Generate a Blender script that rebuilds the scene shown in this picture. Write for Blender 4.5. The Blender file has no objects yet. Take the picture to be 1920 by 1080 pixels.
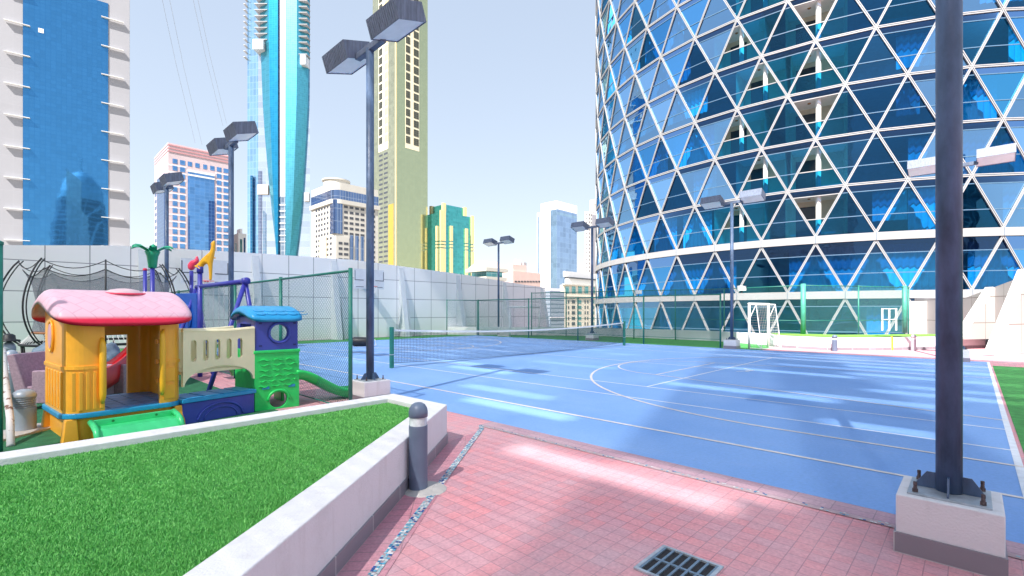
import bpy, bmesh, math, random
import numpy as np
from mathutils import Vector, Matrix
R = math.radians
rnd = random.Random(7)
sc = bpy.context.scene
col = sc.collection
# ---------------- camera, world, sun, exposure ----------------
F = 897.0; HZ = 584.0; CZ = 1.5
cam_d = bpy.data.cameras.new('camera'); cam = bpy.data.objects.new('camera', cam_d); col.objects.link(cam)
cam.location = (0, 0, CZ); cam.rotation_euler = (R(90), 0, 0)
cam_d.sensor_width = 36; cam_d.lens = 36*F/1920; cam_d.shift_y = (HZ-540)/1920
cam_d.clip_start = .05; cam_d.clip_end = 5000
sc.camera = cam
w = bpy.data.worlds.new('World'); sc.world = w; w.use_nodes = True
nt = w.node_tree; bg = nt.nodes['Background']
sky = nt.nodes.new('ShaderNodeTexSky'); sky.sky_type = 'NISHITA'; sky.sun_disc = False
SUN_EL = R(50); SX, SY = -.45, -.893
sky.sun_elevation = SUN_EL; sky.sun_rotation = math.atan2(SX, SY)
sky.air_density = 1.0; sky.dust_density = .5; sky.ozone_density = 2.2
hs = nt.nodes.new('ShaderNodeHueSaturation'); hs.inputs['Saturation'].default_value = 1.25; hs.inputs['Hue'].default_value = .507
gm = nt.nodes.new('ShaderNodeGamma'); gm.inputs[1].default_value = .3
nt.links.new(sky.outputs[0], gm.inputs[0]); nt.links.new(gm.outputs[0], hs.inputs['Color']); nt.links.new(hs.outputs[0], bg.inputs[0]); bg.inputs[1].default_value = .1
sd = bpy.data.lights.new('sun', 'SUN'); sun = bpy.data.objects.new('sun', sd); col.objects.link(sun)
sd.energy = 2.0; sd.angle = R(.5); sd.color = (1, .95, .88)
to_sun = Vector((SX*math.cos(SUN_EL), SY*math.cos(SUN_EL), math.sin(SUN_EL)))
sun.rotation_euler = to_sun.to_track_quat('Z', 'Y').to_euler()
sc.view_settings.view_transform = 'Standard'; sc.view_settings.look = 'None'
sc.view_settings.gamma = 1; sc.view_settings.use_curve_mapping = False
sc.view_settings.exposure = 2.72
sc.render.engine = 'CYCLES'
try:
    sc.cycles.max_bounces = 8; sc.cycles.transparent_max_bounces = 24; sc.cycles.caustics_reflective = False; sc.cycles.caustics_refractive = False
    sc.cycles.use_denoising = True
except Exception: pass

# ---------------- frames ----------------
A = R(46.05); CA, SA = math.cos(A), math.sin(A)
def uvz(u, v, z=0): return Vector((u*CA-v*SA, u*SA+v*CA, z))     # court frame -> world
def to_uv(x, y): return (x*CA+y*SA, -x*SA+y*CA)
def zat(py, Y): return CZ-(py-HZ)/F*Y
def xat(px, Y): return (px-960)/F*Y

# ---------------- materials ----------------
def lin(c):
    return tuple(((v/255)/12.92 if v/255 <= .04045 else ((v/255+.055)/1.055)**2.4) for v in c)+(1,)
class NT:
    def __init__(s, name):
        s.m = bpy.data.materials.new(name); s.m.use_nodes = True; s.t = s.m.node_tree
        s.b = s.t.nodes['Principled BSDF']; s.out = s.t.nodes['Material Output']
    def n(s, typ, **kw):
        o = s.t.nodes.new(typ)
        for k, v in kw.items():
            if k.startswith('i_'):
                key = k[2:]; key = int(key) if key.isdigit() else key.replace('_', ' ')
                o.inputs[key].default_value = v
            else: setattr(o, k, v)
        return o
    def l(s, a, b): s.t.links.new(a, b)
    def coord(s, kind='Object'): return s.n('ShaderNodeTexCoord').outputs[kind]
def M(name, c, rough=.6, metal=0, var=.08, scale=3, bump=0, bscale=40, spec=None, stretch=None):
    a = NT(name); b = a.b
    b.inputs['Roughness'].default_value = rough; b.inputs['Metallic'].default_value = metal
    if spec is not None: b.inputs['Specular IOR Level'].default_value = spec
    co = a.coord()
    if stretch:
        mp = a.n('ShaderNodeMapping'); mp.inputs['Scale'].default_value = stretch; a.l(co, mp.inputs[0]); co = mp.outputs[0]
    nz = a.n('ShaderNodeTexNoise', i_Scale=scale, i_Detail=5.0, i_Roughness=.6); a.l(co, nz.inputs['Vector'])
    mr = a.n('ShaderNodeMapRange', i_1=.3, i_2=.7, i_3=1-var, i_4=1+var); a.l(nz.outputs[0], mr.inputs[0])
    mx = a.n('ShaderNodeVectorMath', operation='SCALE'); mx.inputs[0].default_value = c[:3]; a.l(mr.outputs[0], mx.inputs['Scale'])
    a.l(mx.outputs[0], b.inputs['Base Color'])
    if bump:
        n2 = a.n('ShaderNodeTexNoise', i_Scale=bscale, i_Detail=3.0); a.l(co, n2.inputs['Vector'])
        bp = a.n('ShaderNodeBump', i_Strength=bump, i_Distance=.01); a.l(n2.outputs[0], bp.inputs['Height']); a.l(bp.outputs[0], b.inputs['Normal'])
    return a.m
def facade_mat(name, c1, cm, bw, bh, mortar=.06, metal=0, rough=.4, var=.06, c2=None, offset=0, bump=0, wob=0):
    """grid of panels or panes: coordinate (x+y, z) in object space"""
    a = NT(name); b = a.b; co = a.coord()
    sp = a.n('ShaderNodeSeparateXYZ'); a.l(co, sp.inputs[0])
    ad = a.n('ShaderNodeMath', operation='ADD'); a.l(sp.outputs[0], ad.inputs[0]); a.l(sp.outputs[1], ad.inputs[1])
    cb = a.n('ShaderNodeCombineXYZ'); a.l(ad.outputs[0], cb.inputs[0]); a.l(sp.outputs[2], cb.inputs[1])
    br = a.n('ShaderNodeTexBrick', offset=offset, squash=1.0); br.inputs['Scale'].default_value = 1
    br.inputs['Brick Width'].default_value = bw; br.inputs['Row Height'].default_value = bh
    br.inputs['Mortar Size'].default_value = mortar; br.inputs['Mortar Smooth'].default_value = .1
    c2 = c2 or tuple(v*(1-var*2) for v in c1[:3])+(1,)
    br.inputs['Color1'].default_value = c1; br.inputs['Color2'].default_value = c2; br.inputs['Mortar'].default_value = cm
    a.l(cb.outputs[0], br.inputs['Vector'])
    a.l(br.outputs[0], b.inputs['Base Color'])
    b.inputs['Roughness'].default_value = rough; b.inputs['Metallic'].default_value = metal
    if metal and wob:
        n2 = a.n('ShaderNodeTexNoise', i_Scale=.25, i_Detail=2.0); a.l(co, n2.inputs['Vector'])
        bp = a.n('ShaderNodeBump', i_Strength=wob, i_Distance=.5); a.l(n2.outputs[0], bp.inputs['Height']); a.l(bp.outputs[0], b.inputs['Normal'])
    return a.m
stucco = M('white stucco', (.72, .72, .74, 1), .8, var=.05, scale=2.5, bump=.5, bscale=70)
cap_m = M('planter cap render', (.74, .73, .73, 1), .75, var=.05, scale=4, bump=.3, bscale=60)
skirt_m = facade_mat('grey skirting tile', (.27, .25, .29, 1), (.5, .49, .5, 1), .6, 2, .006, rough=.35, var=.1)
steel = M('navy painted steel', (.07, .12, .22, 1), .42, 0, var=.5, scale=6, bump=.25, bscale=14, stretch=(1, 1, .35))
steel_head = M('lamp housing steel', (.11, .14, .21, 1), .5, 0, var=.3, scale=5, bump=.3, bscale=20, stretch=(6, 6, .6))
lens_m = M('lamp diffuser glass', (.8, .84, .88, 1), .25, var=.08, scale=3)
galv = M('galvanised base plate', (.42, .47, .52, 1), .45, .3, var=.2, scale=14)
rust = M('rusty bolt', (.10, .075, .08, 1), .8, var=.5, scale=60)
green_post = M('green coated post', (.015, .19, .15, 1), .45, var=.15, scale=8)
mint_post = M('weathered mint post', (.06, .3, .23, 1), .5, var=.2, scale=8)
wire_m = M('green coated wire', (.03, .19, .17, 1), .5, var=.1)
net_m = M('dark net cord', (.02, .03, .06, 1), .8)
white_pl = M('white paint', (.8, .8, .8, 1), .45, var=.04)
blackm = M('black steel', (.018, .019, .024, 1), .5, var=.2)
oranj = M('orange plastic', (1.0, .47, .04, 1), .34, var=.07, scale=4, bump=.15, bscale=9)
oranj_d = M('yellow orange plastic', (.95, .5, .03, 1), .34, var=.05)
belt = M('blue plastic', (.02, .32, .62, 1), .35, var=.1)
grnpl = M('green plastic', (.02, .62, .13, 1), .33, var=.1, scale=5, bump=.35, bscale=10)
mintpl = M('light green plastic', (.06, .66, .25, 1), .3, var=.12)
purp = M('indigo plastic', (.045, .07, .42, 1), .35, var=.12, scale=5, bump=.2, bscale=8)
blu = M('azure plastic', (.02, .32, .66, 1), .35, var=.1, scale=6)
deepb = M('deep blue plastic', (.01, .09, .45, 1), .35, var=.1)
cream = M('cream plastic', (.93, .84, .55, 1), .4, var=.05)
redp = M('red plastic', (.75, .012, .02, 1), .3, var=.1)
pinkp = M('faded red plastic', (.85, .06, .14, 1), .4, var=.1)
yelp = M('yellow plastic', (.9, .48, .02, 1), .4, var=.08)
palm = M('palm green plastic', (.01, .38, .2, 1), .4, var=.12)
pole_p = M('indigo tube', (.045, .05, .4, 1), .35, var=.1)
wicker = M('mauve wicker', (.42, .29, .37, 1), .7, var=.2, scale=30, bump=.8, bscale=120)
louvre_m = M('grey bollard metal', (.35, .42, .5, 1), .4, .2, var=.08)
bol_m = M('slate bollard metal', (.12, .16, .24, 1), .45, .1, var=.1)
clearp = M('clear lens plastic', (.6, .66, .68, 1), .12, var=.2, scale=25)
concrete = M('pale concrete', (.5, .48, .46, 1), .85, var=.12, scale=10, bump=.4)
soffit = M('white soffit', (.8, .8, .78, 1), .7, var=.03)
beige = M('beige plaster', (.72, .62, .47, 1), .7, var=.05)

def grimy(name, c, dirt, hi=.14):
    a = NT(name); co = a.coord(); sp = a.n('ShaderNodeSeparateXYZ'); a.l(co, sp.inputs[0])
    n1 = a.n('ShaderNodeTexNoise', i_Scale=3.0, i_Detail=7.0, i_Roughness=.7); a.l(co, n1.inputs['Vector'])
    mp = a.n('ShaderNodeMapping'); mp.inputs['Scale'].default_value = (14, 14, 1.2); a.l(co, mp.inputs[0])
    n2 = a.n('ShaderNodeTexNoise', i_Scale=1.0, i_Detail=4.0); a.l(mp.outputs[0], n2.inputs['Vector'])
    m1 = a.n('ShaderNodeMapRange', i_1=.5, i_2=.8, i_3=0.0, i_4=.5); a.l(n1.outputs[0], m1.inputs[0])
    m2 = a.n('ShaderNodeMapRange', i_1=.55, i_2=.75, i_3=0.0, i_4=.35); a.l(n2.outputs[0], m2.inputs[0])
    ad = a.n('ShaderNodeMath', operation='MAXIMUM'); a.l(m1.outputs[0], ad.inputs[0]); a.l(m2.outputs[0], ad.inputs[1])
    mx = a.n('ShaderNodeMix', data_type='RGBA'); mx.inputs['A'].default_value = c; mx.inputs['B'].default_value = dirt; a.l(ad.outputs[0], mx.inputs['Factor'])
    a.l(mx.outputs['Result'], a.b.inputs['Base Color']); a.b.inputs['Roughness'].default_value = .8
    n3 = a.n('ShaderNodeTexNoise', i_Scale=80.0, i_Detail=3.0); a.l(co, n3.inputs['Vector']); bp = a.n('ShaderNodeBump', i_Strength=.5, i_Distance=.008); a.l(n3.outputs[0], bp.inputs['Height']); a.l(bp.outputs[0], a.b.inputs['Normal'])
    return a.m
stucco = grimy('white stucco with stains', (.74, .74, .77, 1), (.5, .48, .47, 1))
def roof_pink():
    a = NT('pink shingle plastic'); co = a.coord()
    sp = a.n('ShaderNodeSeparateXYZ'); a.l(co, sp.inputs[0])
    mp = a.n('ShaderNodeMapping'); mp.inputs['Scale'].default_value = (1, 1, 0); a.l(co, mp.inputs[0])
    br = a.n('ShaderNodeTexBrick', offset=.5); br.inputs['Scale'].default_value = 1
    br.inputs['Brick Width'].default_value = .17; br.inputs['Row Height'].default_value = .13; br.inputs['Mortar Size'].default_value = .006
    br.inputs['Color1'].default_value = (.80, .52, .62, 1); br.inputs['Color2'].default_value = (.77, .48, .58, 1); br.inputs['Mortar'].default_value = (.73, .41, .52, 1)
    a.l(mp.outputs[0], br.inputs['Vector'])
    nz = a.n('ShaderNodeTexNoise', i_Scale=5.0, i_Detail=4.0); a.l(co, nz.inputs['Vector'])
    # faded on top: red where the edge rolls down
    mr = a.n('ShaderNodeMapRange', i_1=1.41, i_2=1.45); a.l(sp.outputs[2], mr.inputs[0])
    mx = a.n('ShaderNodeMix', data_type='RGBA'); mx.inputs['A'].default_value = (.85, .015, .07, 1); a.l(br.outputs[0], mx.inputs['B']); a.l(mr.outputs[0], mx.inputs['Factor'])
    a.l(mx.outputs['Result'], a.b.inputs['Base Color']); a.b.inputs['Roughness'].default_value = .4
    bp = a.n('ShaderNodeBump', i_Strength=.3, i_Distance=.01, invert=True); a.l(br.outputs['Fac'], bp.inputs['Height']); a.l(bp.outputs[0], a.b.inputs['Normal'])
    return a.m
roofp = roof_pink()

def ground_tiles(name, bw, bh, off, cA, cB, cM, rot=0, mort=.004, patchy=.25):
    a = NT(name); co = a.coord()
    mp = a.n('ShaderNodeMapping'); mp.inputs['Rotation'].default_value = (0, 0, rot); a.l(co, mp.inputs[0])
    br = a.n('ShaderNodeTexBrick', offset=off); br.inputs['Scale'].default_value = 1
    br.inputs['Brick Width'].default_value = bw; br.inputs['Row Height'].default_value = bh; br.inputs['Mortar Size'].default_value = mort; br.inputs['Mortar Smooth'].default_value = .4
    br.inputs['Color1'].default_value = cA; br.inputs['Color2'].default_value = cB; br.inputs['Mortar'].default_value = cM
    a.l(mp.outputs[0], br.inputs['Vector'])
    nz = a.n('ShaderNodeTexNoise', i_Scale=.9, i_Detail=6.0, i_Roughness=.65); a.l(co, nz.inputs['Vector'])
    mr = a.n('ShaderNodeMapRange', i_1=.42, i_2=.68, i_3=0.0, i_4=.55); a.l(nz.outputs[0], mr.inputs[0])
    mx = a.n('ShaderNodeMix', data_type='RGBA'); a.l(br.outputs[0], mx.inputs['A']); mx.inputs['B'].default_value = (.58, .42, .46, 1); a.l(mr.outputs[0], mx.inputs['Factor'])
    n2 = a.n('ShaderNodeTexNoise', i_Scale=45.0, i_Detail=4.0); a.l(co, n2.inputs['Vector'])
    m2 = a.n('ShaderNodeMapRange', i_1=.3, i_2=.7, i_3=.88, i_4=1.1); a.l(n2.outputs[0], m2.inputs[0])
    vm = a.n('ShaderNodeVectorMath', operation='SCALE'); a.l(mx.outputs['Result'], vm.inputs[0]); a.l(m2.outputs[0], vm.inputs['Scale'])
    a.l(vm.outputs[0], a.b.inputs['Base Color']); a.b.inputs['Roughness'].default_value = .7
    sb = a.n('ShaderNodeMath', operation='SUBTRACT'); a.l(n2.outputs[0], sb.inputs[0]); a.l(br.outputs['Fac'], sb.inputs[1])
    bp = a.n('ShaderNodeBump', i_Strength=.5, i_Distance=.004); a.l(sb.outputs[0], bp.inputs['Height']); a.l(bp.outputs[0], a.b.inputs['Normal'])
    return a.m
pav_m = ground_tiles('rose block paving', .104, .104, 0, (.73, .29, .32, 1), (.62, .32, .37, 1), (.40, .2, .24, 1), rot=R(90), mort=.003)
brd_m = ground_tiles('rose border paving', .1, .26, 0, (.56, .25, .3, 1), (.5, .23, .29, 1), (.28, .17, .2, 1))
brd2_m = ground_tiles('mauve border paving', .26, .11, 0, (.5, .32, .38, 1), (.46, .28, .35, 1), (.28, .2, .24, 1), rot=R(90))

def court_mat():
    a = NT('blue acrylic court'); co = a.coord()
    nz = a.n('ShaderNodeTexNoise', i_Scale=.5, i_Detail=7.0, i_Roughness=.6); a.l(co, nz.inputs['Vector'])
    cr = a.n('ShaderNodeValToRGB'); cr.color_ramp.elements[0].position = .3; cr.color_ramp.elements[0].color = (.185, .36, .72, 1)
    cr.color_ramp.elements[1].position = .7; cr.color_ramp.elements[1].color = (.25, .43, .77, 1); a.l(nz.outputs[0], cr.inputs[0])
    mp = a.n('ShaderNodeMapping'); mp.inputs['Scale'].default_value = (3.2, .55, 1); a.l(co, mp.inputs[0])
    n2 = a.n('ShaderNodeTexNoise', i_Scale=1.3, i_Detail=5.0, i_Roughness=.7); a.l(mp.outputs[0], n2.inputs['Vector'])
    mr = a.n('ShaderNodeMapRange', i_1=.56, i_2=.78, i_3=0.0, i_4=.25); a.l(n2.outputs[0], mr.inputs[0])
    mx = a.n('ShaderNodeMix', data_type='RGBA'); a.l(cr.outputs[0], mx.inputs['A']); mx.inputs['B'].default_value = (.40, .50, .78, 1); a.l(mr.outputs[0], mx.inputs['Factor'])
    n3 = a.n('ShaderNodeTexNoise', i_Scale=160.0, i_Detail=2.0); a.l(co, n3.inputs['Vector'])
    n4 = a.n('ShaderNodeTexNoise', i_Scale=28.0, i_Detail=6.0, i_Roughness=.75); a.l(co, n4.inputs['Vector'])
    m4 = a.n('ShaderNodeMapRange', i_1=.3, i_2=.7, i_3=.9, i_4=1.09); a.l(n4.outputs[0], m4.inputs[0])
    vm = a.n('ShaderNodeVectorMath', operation='SCALE'); a.l(mx.outputs['Result'], vm.inputs[0]); a.l(m4.outputs[0], vm.inputs['Scale'])
    a.l(vm.outputs[0], a.b.inputs['Base Color']); a.b.inputs['Roughness'].default_value = .75; a.b.inputs['Specular IOR Level'].default_value = .2
    bp = a.n('ShaderNodeBump', i_Strength=.15, i_Distance=.003); a.l(n3.outputs[0], bp.inputs['Height']); a.l(bp.outputs[0], a.b.inputs['Normal'])
    return a.m
court_m = court_mat()
line_w = M('white court paint', (.72, .76, .82, 1), .6, var=.12, scale=9)
line_y = M('cream court paint', (.75, .7, .66, 1), .6, var=.14, scale=9)
turf_m = M('green artificial turf', (.05, .26, .06, 1), .9, var=.3, scale=7, bump=.8, bscale=90)
turf_d = M('dark green play turf', (.02, .15, .065, 1), .9, var=.25, scale=6, bump=.8, bscale=90)
def blade_mat():
    a = NT('turf blade'); g = a.n('ShaderNodeNewGeometry')
    cr = a.n('ShaderNodeValToRGB'); e = cr.color_ramp.elements
    e[0].color = (.09, .42, .08, 1); e[1].color = (.22, .62, .16, 1); a.l(g.outputs['Random Per Island'], cr.inputs[0])
    a.l(cr.outputs[0], a.b.inputs['Base Color']); a.b.inputs['Roughness'].default_value = .6
    return a.m
blade_m = blade_mat()

# ---------------- mesh builder ----------------
class MB:
    def __init__(s): s.v = []; s.f = []; s.mi = []
    def add(s, vs, fs, mi=0, T=None):
        o = len(s.v)
        s.v += [tuple(T @ Vector(p)) if T else tuple(p) for p in vs]
        s.f += [tuple(i+o for i in f) for f in fs]; s.mi += [mi]*len(fs); return s
    def box(s, a, b, mi=0, T=None):
        x0, y0, z0 = a; x1, y1, z1 = b
        vs = [(x0,y0,z0),(x1,y0,z0),(x1,y1,z0),(x0,y1,z0),(x0,y0,z1),(x1,y0,z1),(x1,y1,z1),(x0,y1,z1)]
        return s.add(vs, [(0,3,2,1),(4,5,6,7),(0,1,5,4),(1,2,6,5),(2,3,7,6),(3,0,4,7)], mi, T)
    def quad(s, *p, mi=0): return s.add(p, [tuple(range(len(p)))], mi)
    def prism(s, poly, z0, z1, mi=0, T=None):
        n = len(poly); vs = [(p[0], p[1], z0) for p in poly]+[(p[0], p[1], z1) for p in poly]
        fs = [tuple(range(n-1, -1, -1)), tuple(range(n, 2*n))]+[(i, (i+1) % n, n+(i+1) % n, n+i) for i in range(n)]
        return s.add(vs, fs, mi, T)
    def slab(s, poly3, off, mi=0):
        n = len(poly3); o = Vector(off); vs = [Vector(p) for p in poly3]+[Vector(p)+o for p in poly3]
        fs = [tuple(range(n-1, -1, -1)), tuple(range(n, 2*n))]+[(i, (i+1) % n, n+(i+1) % n, n+i) for i in range(n)]
        return s.add(vs, fs, mi)
    def tube(s, pts, r, seg=8, mi=0, cap=True, closed=False):
        pts = [Vector(p) for p in pts]; n = len(pts); vs = []; fs = []
        up = None
        for i, p in enumerate(pts):
            if closed: t = pts[(i+1) % n]-pts[i-1]
            else: t = pts[min(i+1, n-1)]-pts[max(i-1, 0)]
            t.normalize()
            if up is None: up = Vector((0, 0, 1)) if abs(t.z) < .9 else Vector((1, 0, 0))
            a = t.cross(up)
            if a.length < 1e-4: a = t.cross(Vector((0, 1, 0)))
            a.normalize(); b = a.cross(t); up = b.copy()
            rr = r[i] if isinstance(r, (list, tuple)) else r
            for k in range(seg):
                g = 2*math.pi*k/seg; vs.append(p+a*math.cos(g)*rr+b*math.sin(g)*rr)
        m = n if closed else n-1
        for i in range(m):
            j = (i+1) % n
            for k in range(seg): fs.append((i*seg+k, i*seg+(k+1) % seg, j*seg+(k+1) % seg, j*seg+k))
        if cap and not closed:
            fs.append(tuple(range(seg))[::-1]); fs.append(tuple((n-1)*seg+k for k in range(seg)))
        return s.add(vs, fs, mi)
    def lathe(s, prof, seg=24, mi=0, c=(0, 0, 0)):
        vs = []; fs = []; n = len(prof)
        for r, z in prof:
            for k in range(seg): g = 2*math.pi*k/seg; vs.append((c[0]+r*math.cos(g), c[1]+r*math.sin(g), c[2]+z))
        for i in range(n-1):
            for k in range(seg): fs.append((i*seg+k, i*seg+(k+1) % seg, (i+1)*seg+(k+1) % seg, (i+1)*seg+k))
        fs.append(tuple(range(seg))[::-1]); fs.append(tuple((n-1)*seg+k for k in range(seg)))
        return s.add(vs, fs, mi)
    def bar(s, p, q, w, h, n=(0, 0, 1), mi=0):
        p = Vector(p); q = Vector(q); t = (q-p).normalized(); n = Vector(n); a = t.cross(n).normalized()*w/2; b = a.cross(t).normalized()*h/2
        vs = [p-a-b, p+a-b, p+a+b, p-a+b, q-a-b, q+a-b, q+a+b, q-a+b]
        return s.add(vs, [(0,3,2,1),(4,5,6,7),(0,1,5,4),(1,2,6,5),(2,3,7,6),(3,0,4,7)], mi)
    def build(s, name, mats, parent=None, smooth=False, bevel=0, seg=2, fix=True):
        me = bpy.data.meshes.new(name); me.from_pydata(s.v, [], s.f)
        if not isinstance(mats, (list, tuple)): mats = [mats]
        for m in mats: me.materials.append(m)
        if len(mats) > 1: me.polygons.foreach_set('material_index', s.mi)
        if fix and len(s.f) < 20000:
            bm = bmesh.new(); bm.from_mesh(me); bmesh.ops.recalc_face_normals(bm, faces=bm.faces); bm.to_mesh(me); bm.free()
        if smooth:
            me.polygons.foreach_set('use_smooth', [True]*len(me.polygons))
        o = bpy.data.objects.new(name, me); col.objects.link(o)
        if parent: o.parent = parent
        if bevel:
            md = o.modifiers.new('bevel', 'BEVEL'); md.width = bevel; md.segments = seg; md.limit_method = 'ANGLE'; md.angle_limit = R(35)
            if smooth == 'auto' or bevel: me.polygons.foreach_set('use_smooth', [True]*len(me.polygons)); wn = o.modifiers.new('wn', 'WEIGHTED_NORMAL'); wn.keep_sharp = False
        return o
def tag(o, label, cat, group=None):
    o['label'] = label; o['category'] = cat
    if group: o['group'] = group
    return o
def struct(o, k='structure'): o['kind'] = k; return o
def thing(name, label, cat, loc=(0, 0, 0), rz=0, group=None):
    o = bpy.data.objects.new(name, None); col.objects.link(o); o.location = loc; o.rotation_euler = (0, 0, rz); o.empty_display_size = .3
    return tag(o, label, cat, group)
def copy_tree(o, parent=None):
    c = o.copy(); col.objects.link(c); c.parent = parent
    for ch in list(o.children): copy_tree(ch, c)
    return c
def at_frame(o): o.rotation_euler = (0, 0, A); return o

# ---------------- setting ----------------
g = MB().quad((-3000, -3000, -14), (3000, -3000, -14), (3000, 3000, -14), (-3000, 3000, -14)).build('ground', M('city ground', (.36, .33, .29, 1), .9, var=.2, scale=.02)); struct(g)
dk = MB().prism([(-12, -34), (30, -34), (30, 24.6), (-12, 24.6)], -.5, 0).build('paving', [pav_m]); at_frame(dk); struct(dk)
U0, U1, V0, V1 = 4.5, 20.0, -.35, 22.4
ct = MB().quad((U0, V0, .004), (U1, V0, .004), (U1, V1, .004), (U0, V1, .004)).build('sports_court', court_m); at_frame(ct); struct(ct)
bd = MB().quad((4.25, -34, .004), (4.497, -34, .004), (4.497, 4.7, .004), (4.25, 4.7, .004)).build('paving_border', brd2_m); at_frame(bd); struct(bd)
# border between planter and mosaic
P0 = Vector((-.74, 5.45)); pd = Vector((-.0985, -1)).normalized()
def strip_world(a, b, c, d, name, m, z=.004, rz=0):
    o = MB().quad(*[(p[0], p[1], z) for p in (a, b, c, d)]).build(name, m); return o
ang = math.atan2(-pd.x, pd.y)
bl = MB().quad((-.76, 5.42, .004), (-1.46, -1.5, .004), (-1.12, -1.5, .004), (-.4, 6.02, .004)).build('planter_border_paving', ground_tiles('rose plank border', .4, .105, 0, (.58, .24, .3, 1), (.52, .23, .29, 1), (.3, .17, .2, 1), rot=R(-5.6))); struct(bl)
# court lines
def ribbon(mb, pts, w, z, mi):
    pts = [Vector(p) for p in pts]; n = len(pts); L = []; Rr = []
    for i, p in enumerate(pts):
        t = (pts[min(i+1, n-1)]-pts[max(i-1, 0)]).normalized(); a = Vector((-t.y, t.x))*w/2
        L.append(p+a); Rr.append(p-a)
    for i in range(n-1): mb.quad((L[i].x, L[i].y, z), (Rr[i].x, Rr[i].y, z), (Rr[i+1].x, Rr[i+1].y, z), (L[i+1].x, L[i+1].y, z), mi=mi)
def arc(cx, cy, r, a0, a1, n=40): return [(cx+r*math.cos(R(a0+(a1-a0)*i/n)), cy+r*math.sin(R(a0+(a1-a0)*i/n))) for i in range(n+1)]
VN = 11.07; UC = 12.3
lines = []
wl = [([(7.45, V0), (7.45, V1)], .042), ([(8.7, V0), (8.7, V1)], .042), ([(16.9, V0), (16.9, V1)], .042), ([(18.3, V0), (18.3, V1)], .042),
      ([(8.7, 4.67), (16.9, 4.67)], .042), ([(8.7, 17.47), (16.9, 17.47)], .042), ([(12.8, 4.67), (12.8, 17.47)], .042), ([(U0, V0+.03), (U1, V0+.03)], .06),
      (arc(12.8, 3.9, .22, 20, 160, 12), .042), ([(12.45, 4.25), (12.9, 4.0), (13.2, 4.3)], .05)]
yl = [([(5.6, V0), (5.6, V1)], .052), ([(19.0, V0), (19.0, V1)], .052)]
for sgn, vb in ((1, V0), (-1, V1)):
    def q(p): return (p[0], vb+sgn*(p[1]-V0))
    yl.append(([q(p) for p in [(6.72, V0), (6.72, .9)]+arc(UC, 1.7, 5.58, 180, 0, 60)+[(2*UC-6.72, .9), (2*UC-6.72, V0)]], .052))
    yl.append(([q(p) for p in [(9.4, V0), (10.5, 5.4)]+arc(UC, 5.4, 1.8, 180, 0, 30)+[(15.2, V0)]], .042))
    yl.append(([q(p) for p in [(10.5, 5.4), (14.1, 5.4)]], .042))
z = .0065
for k, (pts, wd) in enumerate(wl+yl):
    mb = MB(); ribbon(mb, pts, wd, .0058+.00022*k, 0)
    o = mb.build('court_marking', line_w if k < len(wl) else line_y, fix=False); at_frame(o); struct(o)
# turf areas
tf = MB(); tf.quad((-3, V1+.002, .006), (24, V1+.002, .006), (24, 24.6, .006), (-3, 24.6, .006)); tf.quad((U1+.002, 5.9, .006), (24.8, 5.9, .006), (24.8, V1-.002, .006), (U1+.002, V1-.002, .006))
tf.quad((5.0, -9, .006), (18.7, -9, .006), (18.7, V0-.035, .006), (5.0, V0-.035, .006))
o = tf.build('turf_strip', turf_m); at_frame(o); struct(o)
tp = MB().quad((-4.5, 4.2, .006), (2.75, 4.2, .006), (2.75, V1-.01, .006), (-4.5, V1-.01, .006)).build('play_turf', turf_d); at_frame(tp); struct(tp)
# mosaic tile line (glass mosaic set into paving)
mos_cols = [(.02, .1, .35, 1), (.03, .25, .45, 1), (.1, .42, .6, 1), (.35, .55, .62, 1), (.62, .66, .68, 1), (.75, .77, .78, 1)]
mos_m = [M('mosaic glass '+n, c, .2) for n, c in zip(('navy', 'blue', 'azure', 'aqua', 'grey', 'white'), mos_cols)]
mos = MB(); grout = MB()
def mosaic(p, q, sparse=0):
    p = Vector(p); q = Vector(q); t = (q-p).normalized(); a = Vector((-t.y, t.x)); L = (q-p).length
    grout.quad(*[(c.x, c.y, .0055) for c in (p-a*.032, q-a*.032, q+a*.032, p+a*.032)])
    s = 0
    while s < L:
        for r_ in (-1, 0, 1):
            if rnd.random() < sparse: continue
            c = p+t*(s+.01)+a*(r_*.0205+rnd.uniform(-.002, .002)); h = .0088
            k = rnd.choice([0, 0, 1, 2, 2, 3, 3, 3, 4, 4, 5, 5, 5])
            mos.quad(*[(c+t*x*h+a*y*h).to_tuple()+(.009,) for x, y in ((-1, -1), (1, -1), (1, 1), (-1, 1))], mi=k)
        s += .0205
mosaic((-1.0, 1.0), (-.79, 2.72), .12); mosaic((-.79, 2.72), (-.39, 6.1), .12)
c0 = uvz(4.24, 4.65); c1 = uvz(4.24, -3)
mosaic((-.39, 6.1), (c0.x, c0.y), .2)
mosaic((c0.x, c0.y), (c1.x, c1.y), .82)
o = mos.build('mosaic_tile_strip', mos_m, fix=False); struct(o)
o = grout.build('mosaic_grout', M('rose grout', (.46, .34, .37, 1), .85, var=.15, scale=20), fix=False); struct(o)
# concrete collar under the front bollard
o = MB().lathe([(.19, .002), (.17, .012), (.09, .02)], 20, c=(-.74, 4.03, 0)).build('bollard_footing', concrete); struct(o)

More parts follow.
